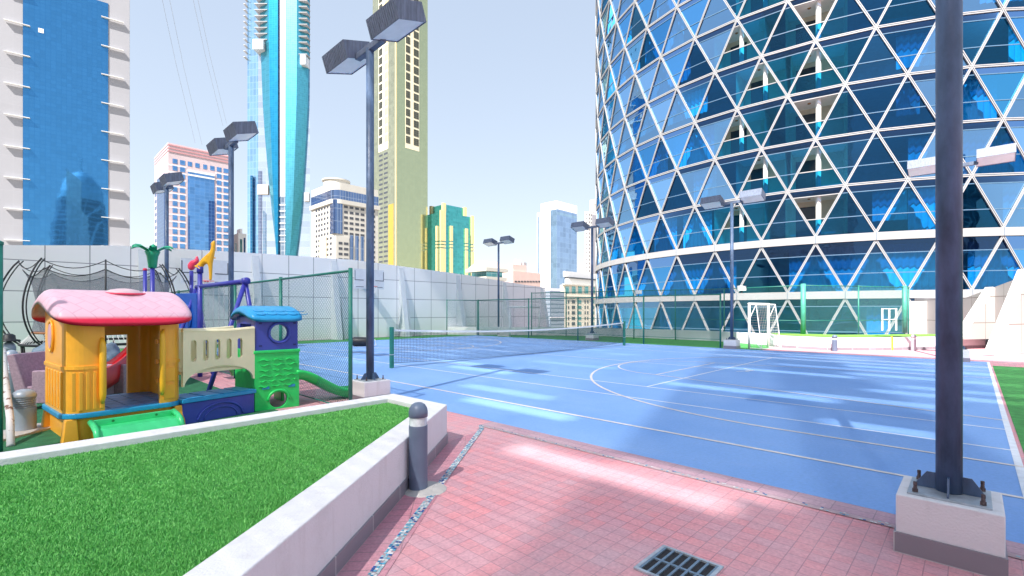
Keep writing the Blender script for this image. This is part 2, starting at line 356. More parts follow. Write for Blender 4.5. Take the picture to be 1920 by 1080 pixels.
# ---------------- planter ----------------
pl = [(-.74, 5.45), (-1.53, 6.18), (-7.0, .12), (-7.0, -1.6), (-1.43, -1.6)]
def inset(poly, d):
    n = len(poly); out = []
    for i in range(n):
        p0, p1, p2 = [Vector(poly[(i+k) % n]) for k in (-1, 0, 1)]
        e1 = (p1-p0).normalized(); e2 = (p2-p1).normalized(); n1 = Vector((-e1.y, e1.x)); n2 = Vector((-e2.y, e2.x))
        b = (n1+n2); b = b/b.dot(n1) if abs(b.dot(n1)) > 1e-6 else n1
        out.append(tuple(p1+b*d))
    return out
th = thing('lawn_planter', 'big white rendered planter with grey skirting, a sloping lawn on top, in the left foreground', 'planter', (-.74, 5.45, 0))
def rel(p, o=(-.74, 5.45)): return (p[0]-o[0], p[1]-o[1])
inn = inset(pl, .24)
mb = MB(); n = len(pl)
o_ = [rel(p) for p in pl]; i_ = [rel(p) for p in inn]
for i in range(n):
    j = (i+1) % n
    mb.add([(*o_[i], .105), (*o_[j], .105), (*i_[j], .105), (*i_[i], .105), (*o_[i], .44), (*o_[j], .44), (*i_[j], .44), (*i_[i], .44)], [(0,1,5,4), (4,5,6,7), (2,3,7,6)], 0)
w_ = mb.build('wall', stucco, th); 
bmx = bmesh.new(); bmx.from_mesh(w_.data); bmesh.ops.remove_doubles(bmx, verts=bmx.verts, dist=.0005); bmesh.ops.recalc_face_normals(bmx, faces=bmx.faces); bmx.to_mesh(w_.data); bmx.free()
md = w_.modifiers.new('bevel', 'BEVEL'); md.width = .008; md.segments = 2; md.limit_method = 'ANGLE'
sk = inset(pl, -.012); s_ = [rel(p) for p in sk]
mb = MB()
for i in range(n):
    j = (i+1) % n; mb.add([(*s_[i], 0), (*s_[j], 0), (*s_[j], .11), (*s_[i], .11), (*i_[i], .11), (*i_[j], .11)], [(0,1,2,3), (3,2,5,4)], 0)
mb.build('skirting', skirt_m, th)
soil = MB().add([(*p, .385) for p in i_], [tuple(range(n))]).build('lawn_base', turf_m, th)
# turf blades on the lawn: uncountable
def blades(poly, n, zb, hmin, hmax, origin, seed, wmul=1.0):
    r = np.random.default_rng(seed); P = np.array(poly); lo = P.min(0); hi = P.max(0)
    pts = []
    tot = 0
    while tot < n:
        # denser towards the eye
        q = r.uniform(lo, hi, (n*3, 2)); d = np.hypot(q[:, 0], q[:, 1]); keep = r.random(len(q)) < np.clip(2.1/np.maximum(d, .6), 0, 1)**1.6*1.0
        q = q[keep]; ins = np.zeros(len(q), bool); j = len(P)-1
        for i in range(len(P)):
            c = ((P[i, 1] > q[:, 1]) != (P[j, 1] > q[:, 1])) & (q[:, 0] < (P[j, 0]-P[i, 0])*(q[:, 1]-P[i, 1])/(P[j, 1]-P[i, 1]+1e-12)+P[i, 0]); ins ^= c; j = i
        q = q[ins & (q[:, 1] > .3)]; pts.append(q); tot += len(q)
    q = np.concatenate(pts)[:n]; d = np.hypot(q[:, 0], q[:, 1])
    a = r.uniform(0, 2*np.pi, n); wd = r.uniform(.0008, .0016, n)*(1+d*.5)*wmul; h = r.uniform(hmin, hmax, n)
    # clumpiness
    h *= .8+.35*np.sin(q[:, 0]*9+np.sin(q[:, 1]*7)*2)*np.sin(q[:, 1]*11+q[:, 0]*3)*.5+.15
    b = r.uniform(0, 2*np.pi, n); lean = r.uniform(.2, .9, n)*h
    v = np.empty((n, 3, 3)); x = q[:, 0]-origin[0]; y = q[:, 1]-origin[1]
    v[:, 0] = np.stack([x-np.cos(a)*wd, y-np.sin(a)*wd, np.full(n, zb)], 1); v[:, 1] = np.stack([x+np.cos(a)*wd, y+np.sin(a)*wd, np.full(n, zb)], 1)
    v[:, 2] = np.stack([x+np.cos(b)*lean, y+np.sin(b)*lean, zb+h], 1)
    me = bpy.data.meshes.new('grass'); me.vertices.add(n*3); me.vertices.foreach_set('co', v.ravel())
    me.loops.add(n*3); me.loops.foreach_set('vertex_index', np.arange(n*3, dtype=np.int32)); me.polygons.add(n); me.polygons.foreach_set('loop_start', np.arange(0, n*3, 3, dtype=np.int32)); me.polygons.foreach_set('loop_total', np.full(n, 3, np.int32))
    me.update(); me.validate(); me.materials.append(blade_m)
    o = bpy.data.objects.new('grass', me); col.objects.link(o); return o
gr = blades(inset(pl, .25), 420000, .384, .009, .02, (0, 0), 3)
tag(gr, 'short bright green lawn filling the white planter', 'grass'); struct(gr, 'stuff')

# ---------------- panel wall ----------------
tile_w = facade_mat('pale aluminium panels', (.88, .89, .91, 1), (.24, .25, .29, 1), 1.25, 1.12, .016, rough=.35, var=.02, metal=.0)
VW = 24.7
wall = thing('panel_wall', 'long pale panelled perimeter wall behind the court and playground', 'wall', uvz(-3, VW), A)
def wt(u):   # top height from uv
    pts = [(-12, 3.75), (-.3, 3.85), (2.9, 4.15), (7.5, 4.28), (12.9, 4.36), (19.6, 4.05), (21, 3.98), (27, 3.54), (29.5, 3.42)]
    for (a, b), (c, d) in zip(pts, pts[1:]):
        if a <= u <= c: return b+(d-b)*(u-a)/(c-a)
    return pts[-1][1]
us = [-12, -.3, 2.9, 7.5, 12.9, 19.6, 21, 27, 29.5]
mb = MB(); mb.slab([(u+3, 0, wt(u)) for u in us]+[(us[-1]+3, 0, -.16), (us[0]+3, 0, -.16)], (0, .35, 0)); mb.build('wall_panel', tile_w, wall)
tu0 = to_uv(-7.3, 28)[0]
fin_side = M('fin side panel', (.32, .36, .4, 1), .5, var=.05)
for t in (-11.6, -7.3, -3.4, .8, 5.2, 9.6, 13.8):
    u = tu0+t+3; zt = wt(u-3)-.12
    mb = MB(); mb.slab([(u, -.003, zt), (u, -.75, .007), (u, -.003, .007)], (.3, 0, 0)); mb.build('buttress', M('buttress panel', (.60, .65, .7, 1), .45, var=.05), wall)
    mb = MB(); mb.slab([(u+.55, -.003, 2.2), (u+.55, -.42, .007), (u+.55, -.003, .007)], (.12, 0, 0)); mb.build('buttress_rib', white_pl, wall)
# parapet along the far side
pp = [(-4.2, 31.1), (.5, 30.4), (5.7, 28.9), (10.3, 24.2), (11.25, 21.4)]
def wallrun(name, pts, h, th_, m, label, cat, z0=0, skirt=False, group=None):
    t = thing(name, label, cat, (pts[0][0], pts[0][1], 0), 0, group)
    mb = MB(); mk = MB(); q = [Vector(p) for p in pts]; L = []; Rr = []
    n = len(q)
    for i in range(n):
        tt = (q[min(i+1, n-1)]-q[max(i-1, 0)]).normalized(); a = Vector((-tt.y, tt.x)); L.append(q[i]+a*th_-q[0]); Rr.append(q[i]-q[0])
    for i in range(n-1):
        mb.add([(*Rr[i], z0), (*Rr[i+1], z0), (*L[i+1], z0), (*L[i], z0), (*Rr[i], h), (*Rr[i+1], h), (*L[i+1], h), (*L[i], h)], [(0,3,2,1),(4,5,6,7),(0,1,5,4),(1,2,6,5),(2,3,7,6),(3,0,4,7)])
    mb.build('wall', m, t)
    if skirt:
        for i in range(n-1):
            a = (Rr[i]-L[i]).normalized()*.012; b = (Rr[i+1]-L[i+1]).normalized()*.012
            mk.add([(*(Rr[i]+a), 0), (*(Rr[i+1]+b), 0), (*(Rr[i+1]+b), .11), (*(Rr[i]+a), .11), (*Rr[i], .11), (*Rr[i+1], .11)], [(0,1,2,3), (3,2,5,4)])
        mk.build('skirting', skirt_m, t)
    return t
wallrun('parapet', pp, .5, .3, stucco, 'low pale parapet behind the green strip at the far end of the court', 'wall')
# far curved planter
fp = [(11.5, 21.6), (10.95, 20.0), (12.1, 18.35), (13.9, 18.25), (15.7, 18.7), (18.0, 19.2), (19.3, 19.5)]
fpl = thing('curved_planter', 'long low curved white planter with a grass top in front of the round glass tower', 'planter', (fp[0][0], fp[0][1], 0))
back = [(19.9, 20.9), (18, 20.9), (13.9, 20.3), (12.6, 21.3)]
poly = [(p[0]-fp[0][0], p[1]-fp[0][1]) for p in fp+back]
mb = MB(); mb.prism(poly, 0, .5); mb.build('wall', stucco, fpl)
mk = MB()
for i in range(len(fp)-1):
    a, b = Vector(poly[i]), Vector(poly[i+1]); tt = (b-a).normalized(); nn = Vector((tt.y, -tt.x))*.014
    mk.add([(*(a+nn), 0), (*(b+nn), 0), (*(b+nn), .12), (*(a+nn), .12), (*a, .12), (*b, .12)], [(0,1,2,3), (3,2,5,4)])
mk.build('skirting', skirt_m, fpl)
ip = inset(poly, .12); MB().add([(*p, .52) for p in ip], [tuple(range(len(ip)))]).build('lawn', M('sunlit turf', (.16, .36, .05, 1), .9, var=.3, scale=8, bump=.8, bscale=60), fpl)  # sunlit tone put into the colour, lighter than the strip turf

# ---------------- lamp posts ----------------
def make_lamp(tilt, zb=.36):
    t = thing('floodlight_pole', '', 'lamp post')
    MB().box((-.24, -.24, .12), (.24, .24, .36)).build('plinth', stucco, t, bevel=.01)
    MB().box((-.25, -.25, 0), (.25, .25, .125)).build('plinth_skirting', skirt_m, t)
    MB().box((-.19, -.19, .3605), (.19, .19, .372)).build('base_plate', galv, t, bevel=.002)
    MB().tube([(0, 0, .374), (0, 0, 5.88)], .064, 20).build('pole', steel, t, smooth=True)
    for k in range(4):
        a = k*math.pi/2+0.0; c, s = math.cos(a), math.sin(a)
        T = Matrix.Rotation(a, 4, 'Z')
        pts = [T @ Vector(p) for p in ((.06, -.005, .3725), (.165, -.005, .3725), (.165, -.005, .385), (.105, -.005, .475), (.06, -.005, .475))]
        MB().slab(pts, T @ Vector((0, .010, 0)) - T @ Vector((0,0,0))).build('gusset', steel, t)
        T2 = Matrix.Rotation(a+math.pi/4, 4, 'Z'); b0 = T2 @ Vector((.215, 0, 0))
        MB().lathe([(.007, .373), (.007, .435)], 10, c=(b0.x, b0.y, 0)).lathe([(.016, .373), (.016, .392)], 6, c=(b0.x, b0.y, 0)).lathe([(.011, .392), (.011, .408)], 6, c=(b0.x, b0.y, 0)).lathe([(.011, .412), (.011, .434)], 6, c=(b0.x, b0.y, 0)).build('anchor_bolt', rust, t)
    MB().box((-.05, -.42, 5.84), (.05, .42, 5.94)).build('cross_arm', steel_head, t, bevel=.004)
    for s in (-1, 1):
        T = Matrix.Translation((0, s*.78, 6.02)) @ Matrix.Rotation(-tilt, 4, 'Y')
        hd = MB(); hx, hy, hz = .26, .4, .145
        hd.box((-hx, -hy, -hz), (hx, -hy+.012, hz), T=T); hd.box((-hx, hy-.012, -hz), (hx, hy, hz), T=T)
        hd.box((-hx, -hy+.012, -hz), (-hx+.012, hy-.012, hz), T=T); hd.box((hx-.012, -hy+.012, -hz), (hx, hy-.012, hz), T=T)
        hd.box((-hx+.012, -hy+.012, hz-.012), (hx-.012, hy-.012, hz), T=T)
        for k in range(15):   # vertical cooling ribs on the side facing away
            y = -hy+.04+k*(2*hy-.08)/14; hd.box((-hx-.007, y-.009, -hz+.01), (-hx, y+.009, hz-.01), T=T)
        h = hd.build('lamp_housing', steel_head, t)
        e = MB(); e.box((-hx+.013, -hy+.013, -hz+.012), (hx-.013, hy-.013, -hz+.02), T=T); e.build('diffuser', lens_m, h)
        e = MB(); e.box((-.05, -.3, hz-.08), (.05, .3, hz-.03), T=T); e.build('reflector', galv, h)
    return t
lamps = [((2.74, 3.0), 1, 'nearest dark lamp post, rising out of the picture at right from a white plinth'),
         ((-2.37, 7.99), 1, 'tall dark twin floodlight post in front of the gold tower, on a white plinth'),
         ((-7.38, 12.57), 1, 'dark twin floodlight post rising behind the swing and the small blue-roofed play tower'),
         ((-12.2, 16.9), 1, 'dark twin floodlight post behind the trampoline, leftmost of all'),
         ((13.45, 14.4), -1, 'twin floodlight post mostly hidden behind the nearest pole, sunlit heads either side'),
         ((8.87, 19.3), -1, 'pale headed twin floodlight post between the green fence and the white goal'),
         ((4.17, 24.9), -1, 'twin floodlight post at the left edge of the round glass tower'),
         ((-.87, 30.9), -1, 'twin floodlight post on the far parapet, leftmost of the far row')]
L0 = {}
for (x, y), sg, lab in lamps:
    if sg not in L0: t = L0[sg] = make_lamp(R(18))
    t = L0[sg] if not L0[sg]['label'] else copy_tree(L0[sg])
    t.location = (x, y, 0); t.rotation_euler = (0, 0, A+(math.pi if sg < 0 else 0)); tag(t, lab, 'lamp post', 'twin floodlight posts around the court')
    if abs(x+.87) < .01: t.location.z = .02

# ---------------- bollards ----------------
def bollard(loc, lab, h=.72, r=.078, m=bol_m, grp='slate bollard lights'):
    t = thing('bollard_light', lab, 'bollard', loc, 0, grp)
    MB().lathe([(r, 0), (r, h-.19)], 28).build('body', m, t, bevel=.003)
    MB().lathe([(r*.93, h-.19), (r*.93, h-.12)], 28).build('lens', clearp, t, smooth=False)
    cone = MB().lathe([(r*.2, h-.189), (r*.9, h-.122)], 20).build('reflector', galv, t)
    MB().lathe([(r*1.02, h-.12), (r*1.02, h-.075), (r*.93, h-.045), (r*.72, h-.018), (r*.4, h-.004), (.001, h)], 28).build('cap', m, t, smooth=True)
    return t
bollard((-.79, 4.03, .015), 'slate grey domed bollard with a clear lens standing at the corner of the lawn planter')
bollard((xat(1565, 18.05), 18.05, 0), 'small slate bollard in front of the curved planter, left of the yellow post', .62, .09)
bollard((xat(1713, 18.3), 18.3, 0), 'small pale bollard in front of the curved planter, right of the yellow post', .62, .085, M('pale bollard metal', (.4, .38, .44, 1), .5))
def louvre_bollard(loc, lab, h=.5, r=.115):
    t = thing('louvred_bollard', lab, 'bollard', loc, 0, 'grey louvred bollards beside the left fence')
    MB().lathe([(r, 0), (r, h*.55)], 24).build('body', louvre_m, t, bevel=.003)
    mb = MB()
    for k in range(5): z = h*.56+k*h*.052; mb.lathe([(r*.98, z), (r*1.03, z+.004), (r*.9, z+h*.03)], 24)
    mb.lathe([(r*.8, h*.55), (r*.8, h*.83)], 16); mb.build('louvre', louvre_m, t)
    MB().lathe([(r*1.02, h*.80), (r*1.02, h*.84), (r*.96, h*.89), (r*.82, h*.935), (r*.58, h*.975), (r*.3, h*.995), (.001, h)], 24).build('cap', louvre_m, t, smooth=True)
    return t
yb = 6.05
MB().box((-.17, -.2, 0), (.2, .17, .02)).build('x', concrete) if 0 else None
o = MB().box((-6.3, 5.35, .001), (-5.85, 6.3, .03)).build('concrete_pad', concrete); struct(o)
louvre_bollard((-6.1, 5.98, .03), 'grey louvred bollard nearest to the lawn planter, beside the orange playhouse')
louvre_bollard((xat(21, 8.0), 8.0, 0), 'grey louvred bollard half hidden behind the wicker armchair', .86, .1)
louvre_bollard((xat(17, 9.6), 9.6, 0), 'grey louvred bollard farthest along the left edge, a black hat-like cap over it', .9, .1)
t = MB().lathe([(.17, 0), (.16, .03), (.1, .042), (.09, .12), (.05, .15), (.001, .16)], 18, c=(xat(17, 9.6), 9.6, .9)).build('black_hat', blackm, smooth=True); tag(t, 'black cap lying on top of the farthest louvred bollard', 'cap')
mb = MB().lathe([(.05, 0), (.05, .5), (.035, .52), (.001, .53)], 14, c=(xat(1672, 18.45), 18.45, 0)); tag(mb.build('yellow_post', M('yellow paint', (.75, .42, .03, 1), .5)), 'short yellow pipe post against the curved planter', 'post')

# ---------------- chain link fences ----------------
def mesh_panel(p, q, z0, z1, step, r, d=0):
    """diamond wire mesh between two posts p,q (2D local) as thin wires"""
    p = Vector(p); q = Vector(q); L = (q-p).length; t = (q-p)/L; H = z1-z0; mb = MB()
    n = int((L+H)/step)
    for s in (1, -1):
        for k in range(-int(H/step)-1, int(L/step)+2):
            a0 = k*step; # along at z0; slope 1
            sa, sz, ea, ez = a0, 0, a0+H, H
            if sa < 0: sz = -sa; sa = 0
            if ea > L: ez = H-(ea-L); ea = L
            if ez <= sz+.01: continue
            if s < 0: sa, ea = L-sa, L-ea
            A_ = (p.x+t.x*sa, p.y+t.y*sa, z0+sz); B_ = (p.x+t.x*ea, p.y+t.y*ea, z0+ez)
            mb.tube([A_, B_], r, 3, cap=False)
    return mb
def fence(name, label, pts, z0, z1, step=.07, r=.0019, pr=.03, mpost=None, group=None, mid=None, rail_r=.02, cat='fence', bottom=True):
    mpost = mpost or green_post
    o0 = Vector(pts[0]); t = thing(name, label, cat, (o0.x, o0.y, 0), 0, group)
    q = [Vector(p)-o0 for p in pts]
    for p in q: MB().tube([(p.x, p.y, 0), (p.x, p.y, z1+.04)], pr, 12).build('post', mpost, t, smooth=True)
    for a, b in zip(q, q[1:]):
        d = (b-a).normalized()*pr*.9; a2, b2 = a+d, b-d
        mesh_panel(a2, b2, z0, z1, step, r).build('wire_mesh', wire_m, t, fix=False)
        MB().tube([(a2.x, a2.y, z1), (b2.x, b2.y, z1)], rail_r, 8).build('top_rail', mpost, t, smooth=True)
        if bottom: MB().tube([(a2.x, a2.y, z0), (b2.x, b2.y, z0)], rail_r*.5, 6).build('bottom_rail', mpost, t, smooth=True)
        if mid: MB().tube([(a2.x, a2.y, mid), (b2.x, b2.y, mid)], rail_r*.7, 6).build('middle_rail', mpost, t, smooth=True)
    return t
def U(u, v): p = uvz(u, v); return (p.x, p.y)
fence('chain_link_fence', 'green chain link fence between the playground and the court, ending beside the tall lamp post', [U(3.42, 6.6), U(3.42, 9.27), U(3.42, 11.93), U(3.42, 14.6), U(3.42, 17.3), U(3.42, 20.0)], .06, 2.1, .062, .0021)
fence('chain_link_fence', 'green chain link fence along the far edge of the blue court, left of the goal', [U(20.02, 7.45), U(20.02, 10.9), U(20.02, 14.6), U(20.02, 18.0), U(20.02, 22.2)], .35, 2.2, .085, .0032, .035, rail_r=.028)
fence('chain_link_fence', 'short fence panel turning the far corner of the court', [U(20.02, 22.32), U(18.4, 23.3)], .6, 2.2, .085, .0022, .03)
tf_pts = [(1.2, 29.3), (3.2, 28.3), (6.6, 25.9), (8.6, 25.2), (10.6, 23.9), (12.6, 20.7), (15.5, 21.4), (18.3, 22.3), (18.9, 22.8)]
tall = fence('tall_court_fence', 'taller mint green mesh fence behind the low parapet and curved planter', tf_pts, .55, 2.63, .075, .0034, .03, mpost=green_post, rail_r=.02, mid=1.1)
for p in ((12.6, 20.7), (18.3, 22.3)):
    MB().tube([(p[0]-1.2, p[1]-29.3, .5), (p[0]-1.2, p[1]-29.3, 2.7)], .1, 16).build('thick_post', mint_post, tall, smooth=True)
# small floodlights on the fence
def flood(px, py, Y, lab):
    t = thing('small_floodlight', lab, 'floodlight', (xat(px, Y), Y, zat(py, Y)), 0, 'small white floodlights on fence posts')
    MB().box((-.17, -.06, -.1), (.17, .1, .12)).build('housing', M('grey lamp casing', (.55, .58, .6, 1), .5), t, bevel=.01)
    MB().box((-.14, -.066, -.07), (.14, -.061, .09)).build('lamp_glass', white_pl, t)
    MB().box((-.02, -.02, -.2), (.02, .02, -.1)).build('bracket', blackm, t)
flood(1391, 541, 21.3, 'small white floodlight above the fence just right of the pale headed lamp post')
flood(1197, 548, 24.6, 'small white floodlight above the fence near the left edge of the round tower')

# ---------------- tennis net ----------------
tn = thing('tennis_net', 'tennis net stretched across the blue court between two green posts', 'net', uvz(6.9, VN), A)
Lw = 11.7
for x, in ((0,), (Lw,)):
    p = MB().box((x-.045, -.045, 0), (x+.045, .045, 1.09)).build('post', green_post, tn, bevel=.008)
    MB().box((x-.052, -.052, .35), (x+.052, .052, .37)).build('bracket', galv, p)
def sag(x): return 1.03-.16*(1-((x-Lw/2)/(Lw/2))**2)
def bot(x): return .14-.1*(1-((x-Lw/2)/(Lw/2))**2)
mb = MB(); xs = [0.06+i*.048 for i in range(int((Lw-.12)/.048)+1)]
for x in xs: mb.tube([(x, 0, bot(x)), (x, 0, sag(x)-.05)], .0042, 3, cap=False)
seg = [0.06+i*(Lw-.12)/24 for i in range(25)]
for k in range(19): f = k/19.; mb.tube([(x, 0, bot(x)+(sag(x)-.05-bot(x))*f) for x in seg], .0042, 3, cap=False)
mb.build('netting', net_m, tn, fix=False)
mb = MB()
for a, b in zip(seg, seg[1:]): mb.add([(a, -.006, sag(a)-.05), (b, -.006, sag(b)-.05), (b, -.006, sag(b)), (a, -.006, sag(a)), (a, .006, sag(a)-.05), (b, .006, sag(b)-.05), (b, .006, sag(b)), (a, .006, sag(a))], [(0,1,2,3),(5,4,7,6),(3,2,6,7),(0,4,5,1)])
mb.build('headband', white_pl, tn)
MB().tube([(x, 0, bot(x)) for x in seg], .007, 5).build('bottom_cord', net_m, tn)
MB().tube([(0.06, 0, .14), (.06, 0, 1.0)], .006, 5).build('side_cord', net_m, tn)

# ---------------- goals ----------------
def goal(loc, rz, w, h, d, lab):
    t = thing('football_goal', lab, 'goal', loc, rz, 'white five-a-side goals')
    r = .045
    MB().tube([(0, 0, 0), (0, 0, h)], r, 12).build('post', white_pl, t, smooth=True)
    MB().tube([(w, 0, 0), (w, 0, h)], r, 12).build('post', white_pl, t, smooth=True)
    MB().tube([(-r, 0, h), (w+r, 0, h)], r, 12).build('crossbar', white_pl, t, smooth=True)
    for x in (0, w):
        MB().tube([(x, .03, h), (x, d*.55, h-.02)], .02, 8).tube([(x, d*.55, h-.02), (x, d, .03)], .015, 8).tube([(x, .03, h*.62), (x, d*.55, h-.03)], .018, 8).tube([(x, .03, .55), (x, d, .03)], .018, 8).tube([(x, .03, .03), (x, d, .03)], .018, 8).build('side_frame', white_pl, t)
    MB().tube([(0, d, .03), (w, d, .03)], .02, 8).build('back_bar', white_pl, t)
    mb = MB(); n = int(w/.1)
    for i in range(n+1):
        x = w*i/n; mb.tube([(x, 0, h-.05), (x, d*.55, h-.05), (x, d, .05)], .0018, 3, cap=False)
    for k in range(18):
        f = k/17; z = h-.05-f*(h-.1); y = d*.55+(d*.45)*f; mb.tube([(0, y, z), (w, y, z)], .0018, 3, cap=False)
        for x in (0, w): mb.tube([(x, 0, z), (x, y, z)], .0018, 3, cap=False)
    mb.build('goal_net', white_pl, t, fix=False)
    return t
goal((9.52, 19.2, 0), math.atan2(.55, 1.05), 1.2, 1.8, -.55, 'small white goal with its net standing before the glass tower beside the curved planter')
goal((-.13, 28.5, 0), math.atan2(2.6, 1.9), 3.2, 1.78, .9, 'wider white goal standing far off behind the court near the pale wall')

# ---------------- basketball hoops ----------------
def hoop(u, v, zr, lab):
    p = uvz(u, v); t = thing('basketball_hoop', lab, 'basketball hoop', (p.x, p.y, 0), A, 'basketball hoops on the pale wall')
    MB().box((-.9, 0, zr-.12), (.9, .03, zr+.95)).build('backboard', M('pale backboard', (.66, .7, .76, 1), .3), t)
    mb = MB()
    for a, b in (((-.8, zr+.0), (.8, zr+.02)), ):
        pass
    bl_ = M('dark board line', (.1, .12, .15, 1), .5)
    for sx in (-1, 1):
        MB().box((sx*.86-.02, -.006, zr+.33), (sx*.86+.02, -.001, zr+.85)).box((min(sx*.84, sx*.35), -.007, zr+.33), (max(sx*.84, sx*.35), -.002, zr+.37)).build('corner_marking', bl_, t)
        MB().box((min(sx*.8, sx*.35), -.006, zr-.03), (max(sx*.8, sx*.35), -.001, zr+.0)).build('base_marking', bl_, t)
    pass
    MB().tube([(.23*math.cos(g*math.pi/12), -.38+.23*math.sin(g*math.pi/12), zr) for g in range(24)], .012, 6, closed=True).box((-.08, -.16, zr-.03), (.08, -.001, zr+.02)).build('rim', M('faded red rim', (.75, .12, .14, 1), .5), t)
    mb = MB()
    for k in range(12):
        g = k*math.pi/6; g2 = g+math.pi/12; g3 = g2+math.pi/12
        mb.tube([(.22*math.cos(g), -.38+.22*math.sin(g), zr), (.18*math.cos(g2), -.38+.18*math.sin(g2), zr-.15), (.14*math.cos(g3), -.38+.14*math.sin(g3), zr-.4)], .005, 3)
        mb.tube([(.22*math.cos(g), -.38+.22*math.sin(g), zr), (.18*math.cos(g-math.pi/12), -.38+.18*math.sin(g-math.pi/12), zr-.15), (.14*math.cos(g-math.pi/6), -.38+.14*math.sin(g-math.pi/6), zr-.4)], .005, 3)
    mb.build('hoop_net', white_pl, t)
    MB().box((-.12, .03, zr+.1), (.12, VW-v-.01, zr+.5)).build('wall_bracket', blackm, t)
hoop(to_uv(-7.1, 25.6)[0], 23.9, 2.86, 'basketball hoop on the wall just right of the tall twin lamp post')
hoop(to_uv(-12.9, 20.35)[0], 23.9, 2.8, 'basketball hoop on the wall behind the giraffe and swing')

# black roll on the ground beyond lamp B
t = thing('net_roll', 'black rolled bundle on the court beside the tall twin lamp post', 'net roll', (xat(678, 20.6), 20.6, 0), R(8))
MB().tube([(-.42, 0, .2), (-.3, 0, .21), (.3, 0, .2), (.42, 0, .2)], [.15, .2, .19, .14], 14).build('roll', blackm, t, smooth=True)
MB().tube([(.42, 0, .2), (.55, .05, .3), (.6, 0, .042), (.5, -.1, .02)], .015, 5).build('strap', white_pl, t)
MB().box((-.3, -.1, 0), (-.2, .1, .052)).box((.2, -.1, 0), (.3, .1, .052)).build('foot', blackm, t)

# ---------------- floor drain ----------------
dp = uvz(2.42, 1.33); dr = thing('floor_drain', 'grey metal drain grate set in the pink paving', 'drain', (.972, 2.79, 0), A)
def drain():
    W_, D_ = .335, .335
    fr = MB(); x0, x1, y0, y1 = -D_/2, D_/2, -W_/2, W_/2
    fr.box((x0-.02, y0-.02, .001), (x1+.02, y0, .012)); fr.box((x0-.02, y1, .001), (x1+.02, y1+.02, .012)); fr.box((x0-.02, y0, .001), (x0, y1, .012)); fr.box((x1, y0, .001), (x1+.02, y1, .012))
    fr.build('frame', galv, dr)
    gb = MB(); gb.box((-.009, y0, .0015), (.009, y1, .0105)); 
    for k in range(7): y = y0+k*(W_-.014)/6; gb.box((x0, y, .0012), (-.0091, y+.014, .0102)); gb.box((.0091, y, .0012), (x1, y+.014, .0102))
    gb.build('grate', M('grate metal', (.22, .3, .38, 1), .4, .5), dr)
    MB().box((x0, y0, .0006), (x1, y1, .001)).build('pit_shade', M('drain shade', (.02, .02, .025, 1), .9), dr)  # thin flat sheet, the darkness of the pit put into its colour
drain()

MB.xf = lambda s, T: (setattr(s, 'v', [tuple(T @ Vector(p)) for p in s.v]), s)[1]
# ---------------- moulded plastic play set ----------------
ps = thing('play_set', 'colourful moulded plastic play set: orange house with pink roof, cream bridge and blue roofed tower', 'play set', (-5.03, 5.38, 0), 0)
TH = Matrix.Rotation(R(52.5), 4, 'Z')
TT = Matrix.Translation((-3.84+5.03, 7.16-5.38, 0)) @ Matrix.Rotation(R(45), 4, 'Z')
def rrect(x0, y0, x1, y1, r, n=8):
    out = []
    for cx, cy, a in ((x1-r, y0+r, -90), (x1-r, y1-r, 0), (x0+r, y1-r, 90), (x0+r, y0+r, 180)):
        for k in range(n+1): g = R(a+90*k/n); out.append((cx+r*math.cos(g), cy+r*math.sin(g)))
    return out
def shell_wall(mb, poly, keep, z0, z1, th, mi=0, zt=None):
    """wall following a closed outline, only where keep(x,y) is true"""
    n = len(poly); ins = inset(poly, th); P = []; runs = []
    for i in range(n):
        a, b = poly[i], poly[(i+1) % n]; m = ((a[0]+b[0])/2, (a[1]+b[1])/2)
        if not keep(*m): continue
        c, d = ins[(i+1) % n], ins[i]
        za = zt(*a) if zt else z1; zb = zt(*b) if zt else z1
        mb.add([(*a, z0), (*b, z0), (*c, z0), (*d, z0), (*a, za), (*b, zb), (*c, zb), (*d, za)], [(0,3,2,1),(4,5,6,7),(0,1,5,4),(1,2,6,5),(2,3,7,6),(3,0,4,7)], mi)
def dens(poly, step=.03):
    out = []; n = len(poly)
    for i in range(n):
        a = Vector(poly[i]); b = Vector(poly[(i+1) % n]); k = max(1, int((b-a).length/step))
        for j in range(k): out.append(tuple(a+(b-a)*j/k))
    return out
def arch(y, y0, y1, base, h): 
    t = (y-(y0+y1)/2)/((y1-y0)/2); return base+h*max(0, 1-abs(t)**2.0)
W1, D1_, r1 = 1.16, 1.29, .2
hp = dens(rrect(0, 0, W1, D1_, r1))
hz = lambda x, y: arch(y, -.13, D1_+.13, 1.40, .33)-.02
front_open = lambda x, y: y < .06 and .343 < x < .9
back_open = lambda x, y: y > D1_-.06 and .3 < x < .865
right_open = lambda x, y: x > W1-.05 and .12 < y < .7
mb = MB(); shell_wall(mb, hp, lambda x, y: not (front_open(x, y) or back_open(x, y) or right_open(x, y)), .33, 1.4, .055, zt=hz)
# lintels above the back and side openings
shell_wall(mb, hp, lambda x, y: back_open(x, y), 1.17, 1.4, .055, zt=hz); shell_wall(mb, hp, lambda x, y: right_open(x, y), 1.25, 1.4, .055, zt=hz); shell_wall(mb, hp, lambda x, y: front_open(x, y), 1.34, 1.4, .055, zt=hz)
hw = mb.xf(TH).build('house_wall', oranj, ps)
ob = [(x, y) for x, y in dens(inset(rrect(0, 0, W1, D1_, r1), -.012))]
for sel in (lambda x: x < .34, lambda x: x > .87):
    mb = MB(); shell_wall(mb, ob, lambda x, y: sel(x) and not (front_open(x, y) or back_open(x, y) or right_open(x, y)) and (x < .34 or y < .12), .83, .87, .02)
    bm = bmesh.new(); o = mb.xf(TH).build('house_band', oranj, ps); bm.from_mesh(o.data); bmesh.ops.remove_doubles(bm, verts=bm.verts, dist=.0005); bm.to_mesh(o.data); bm.free()
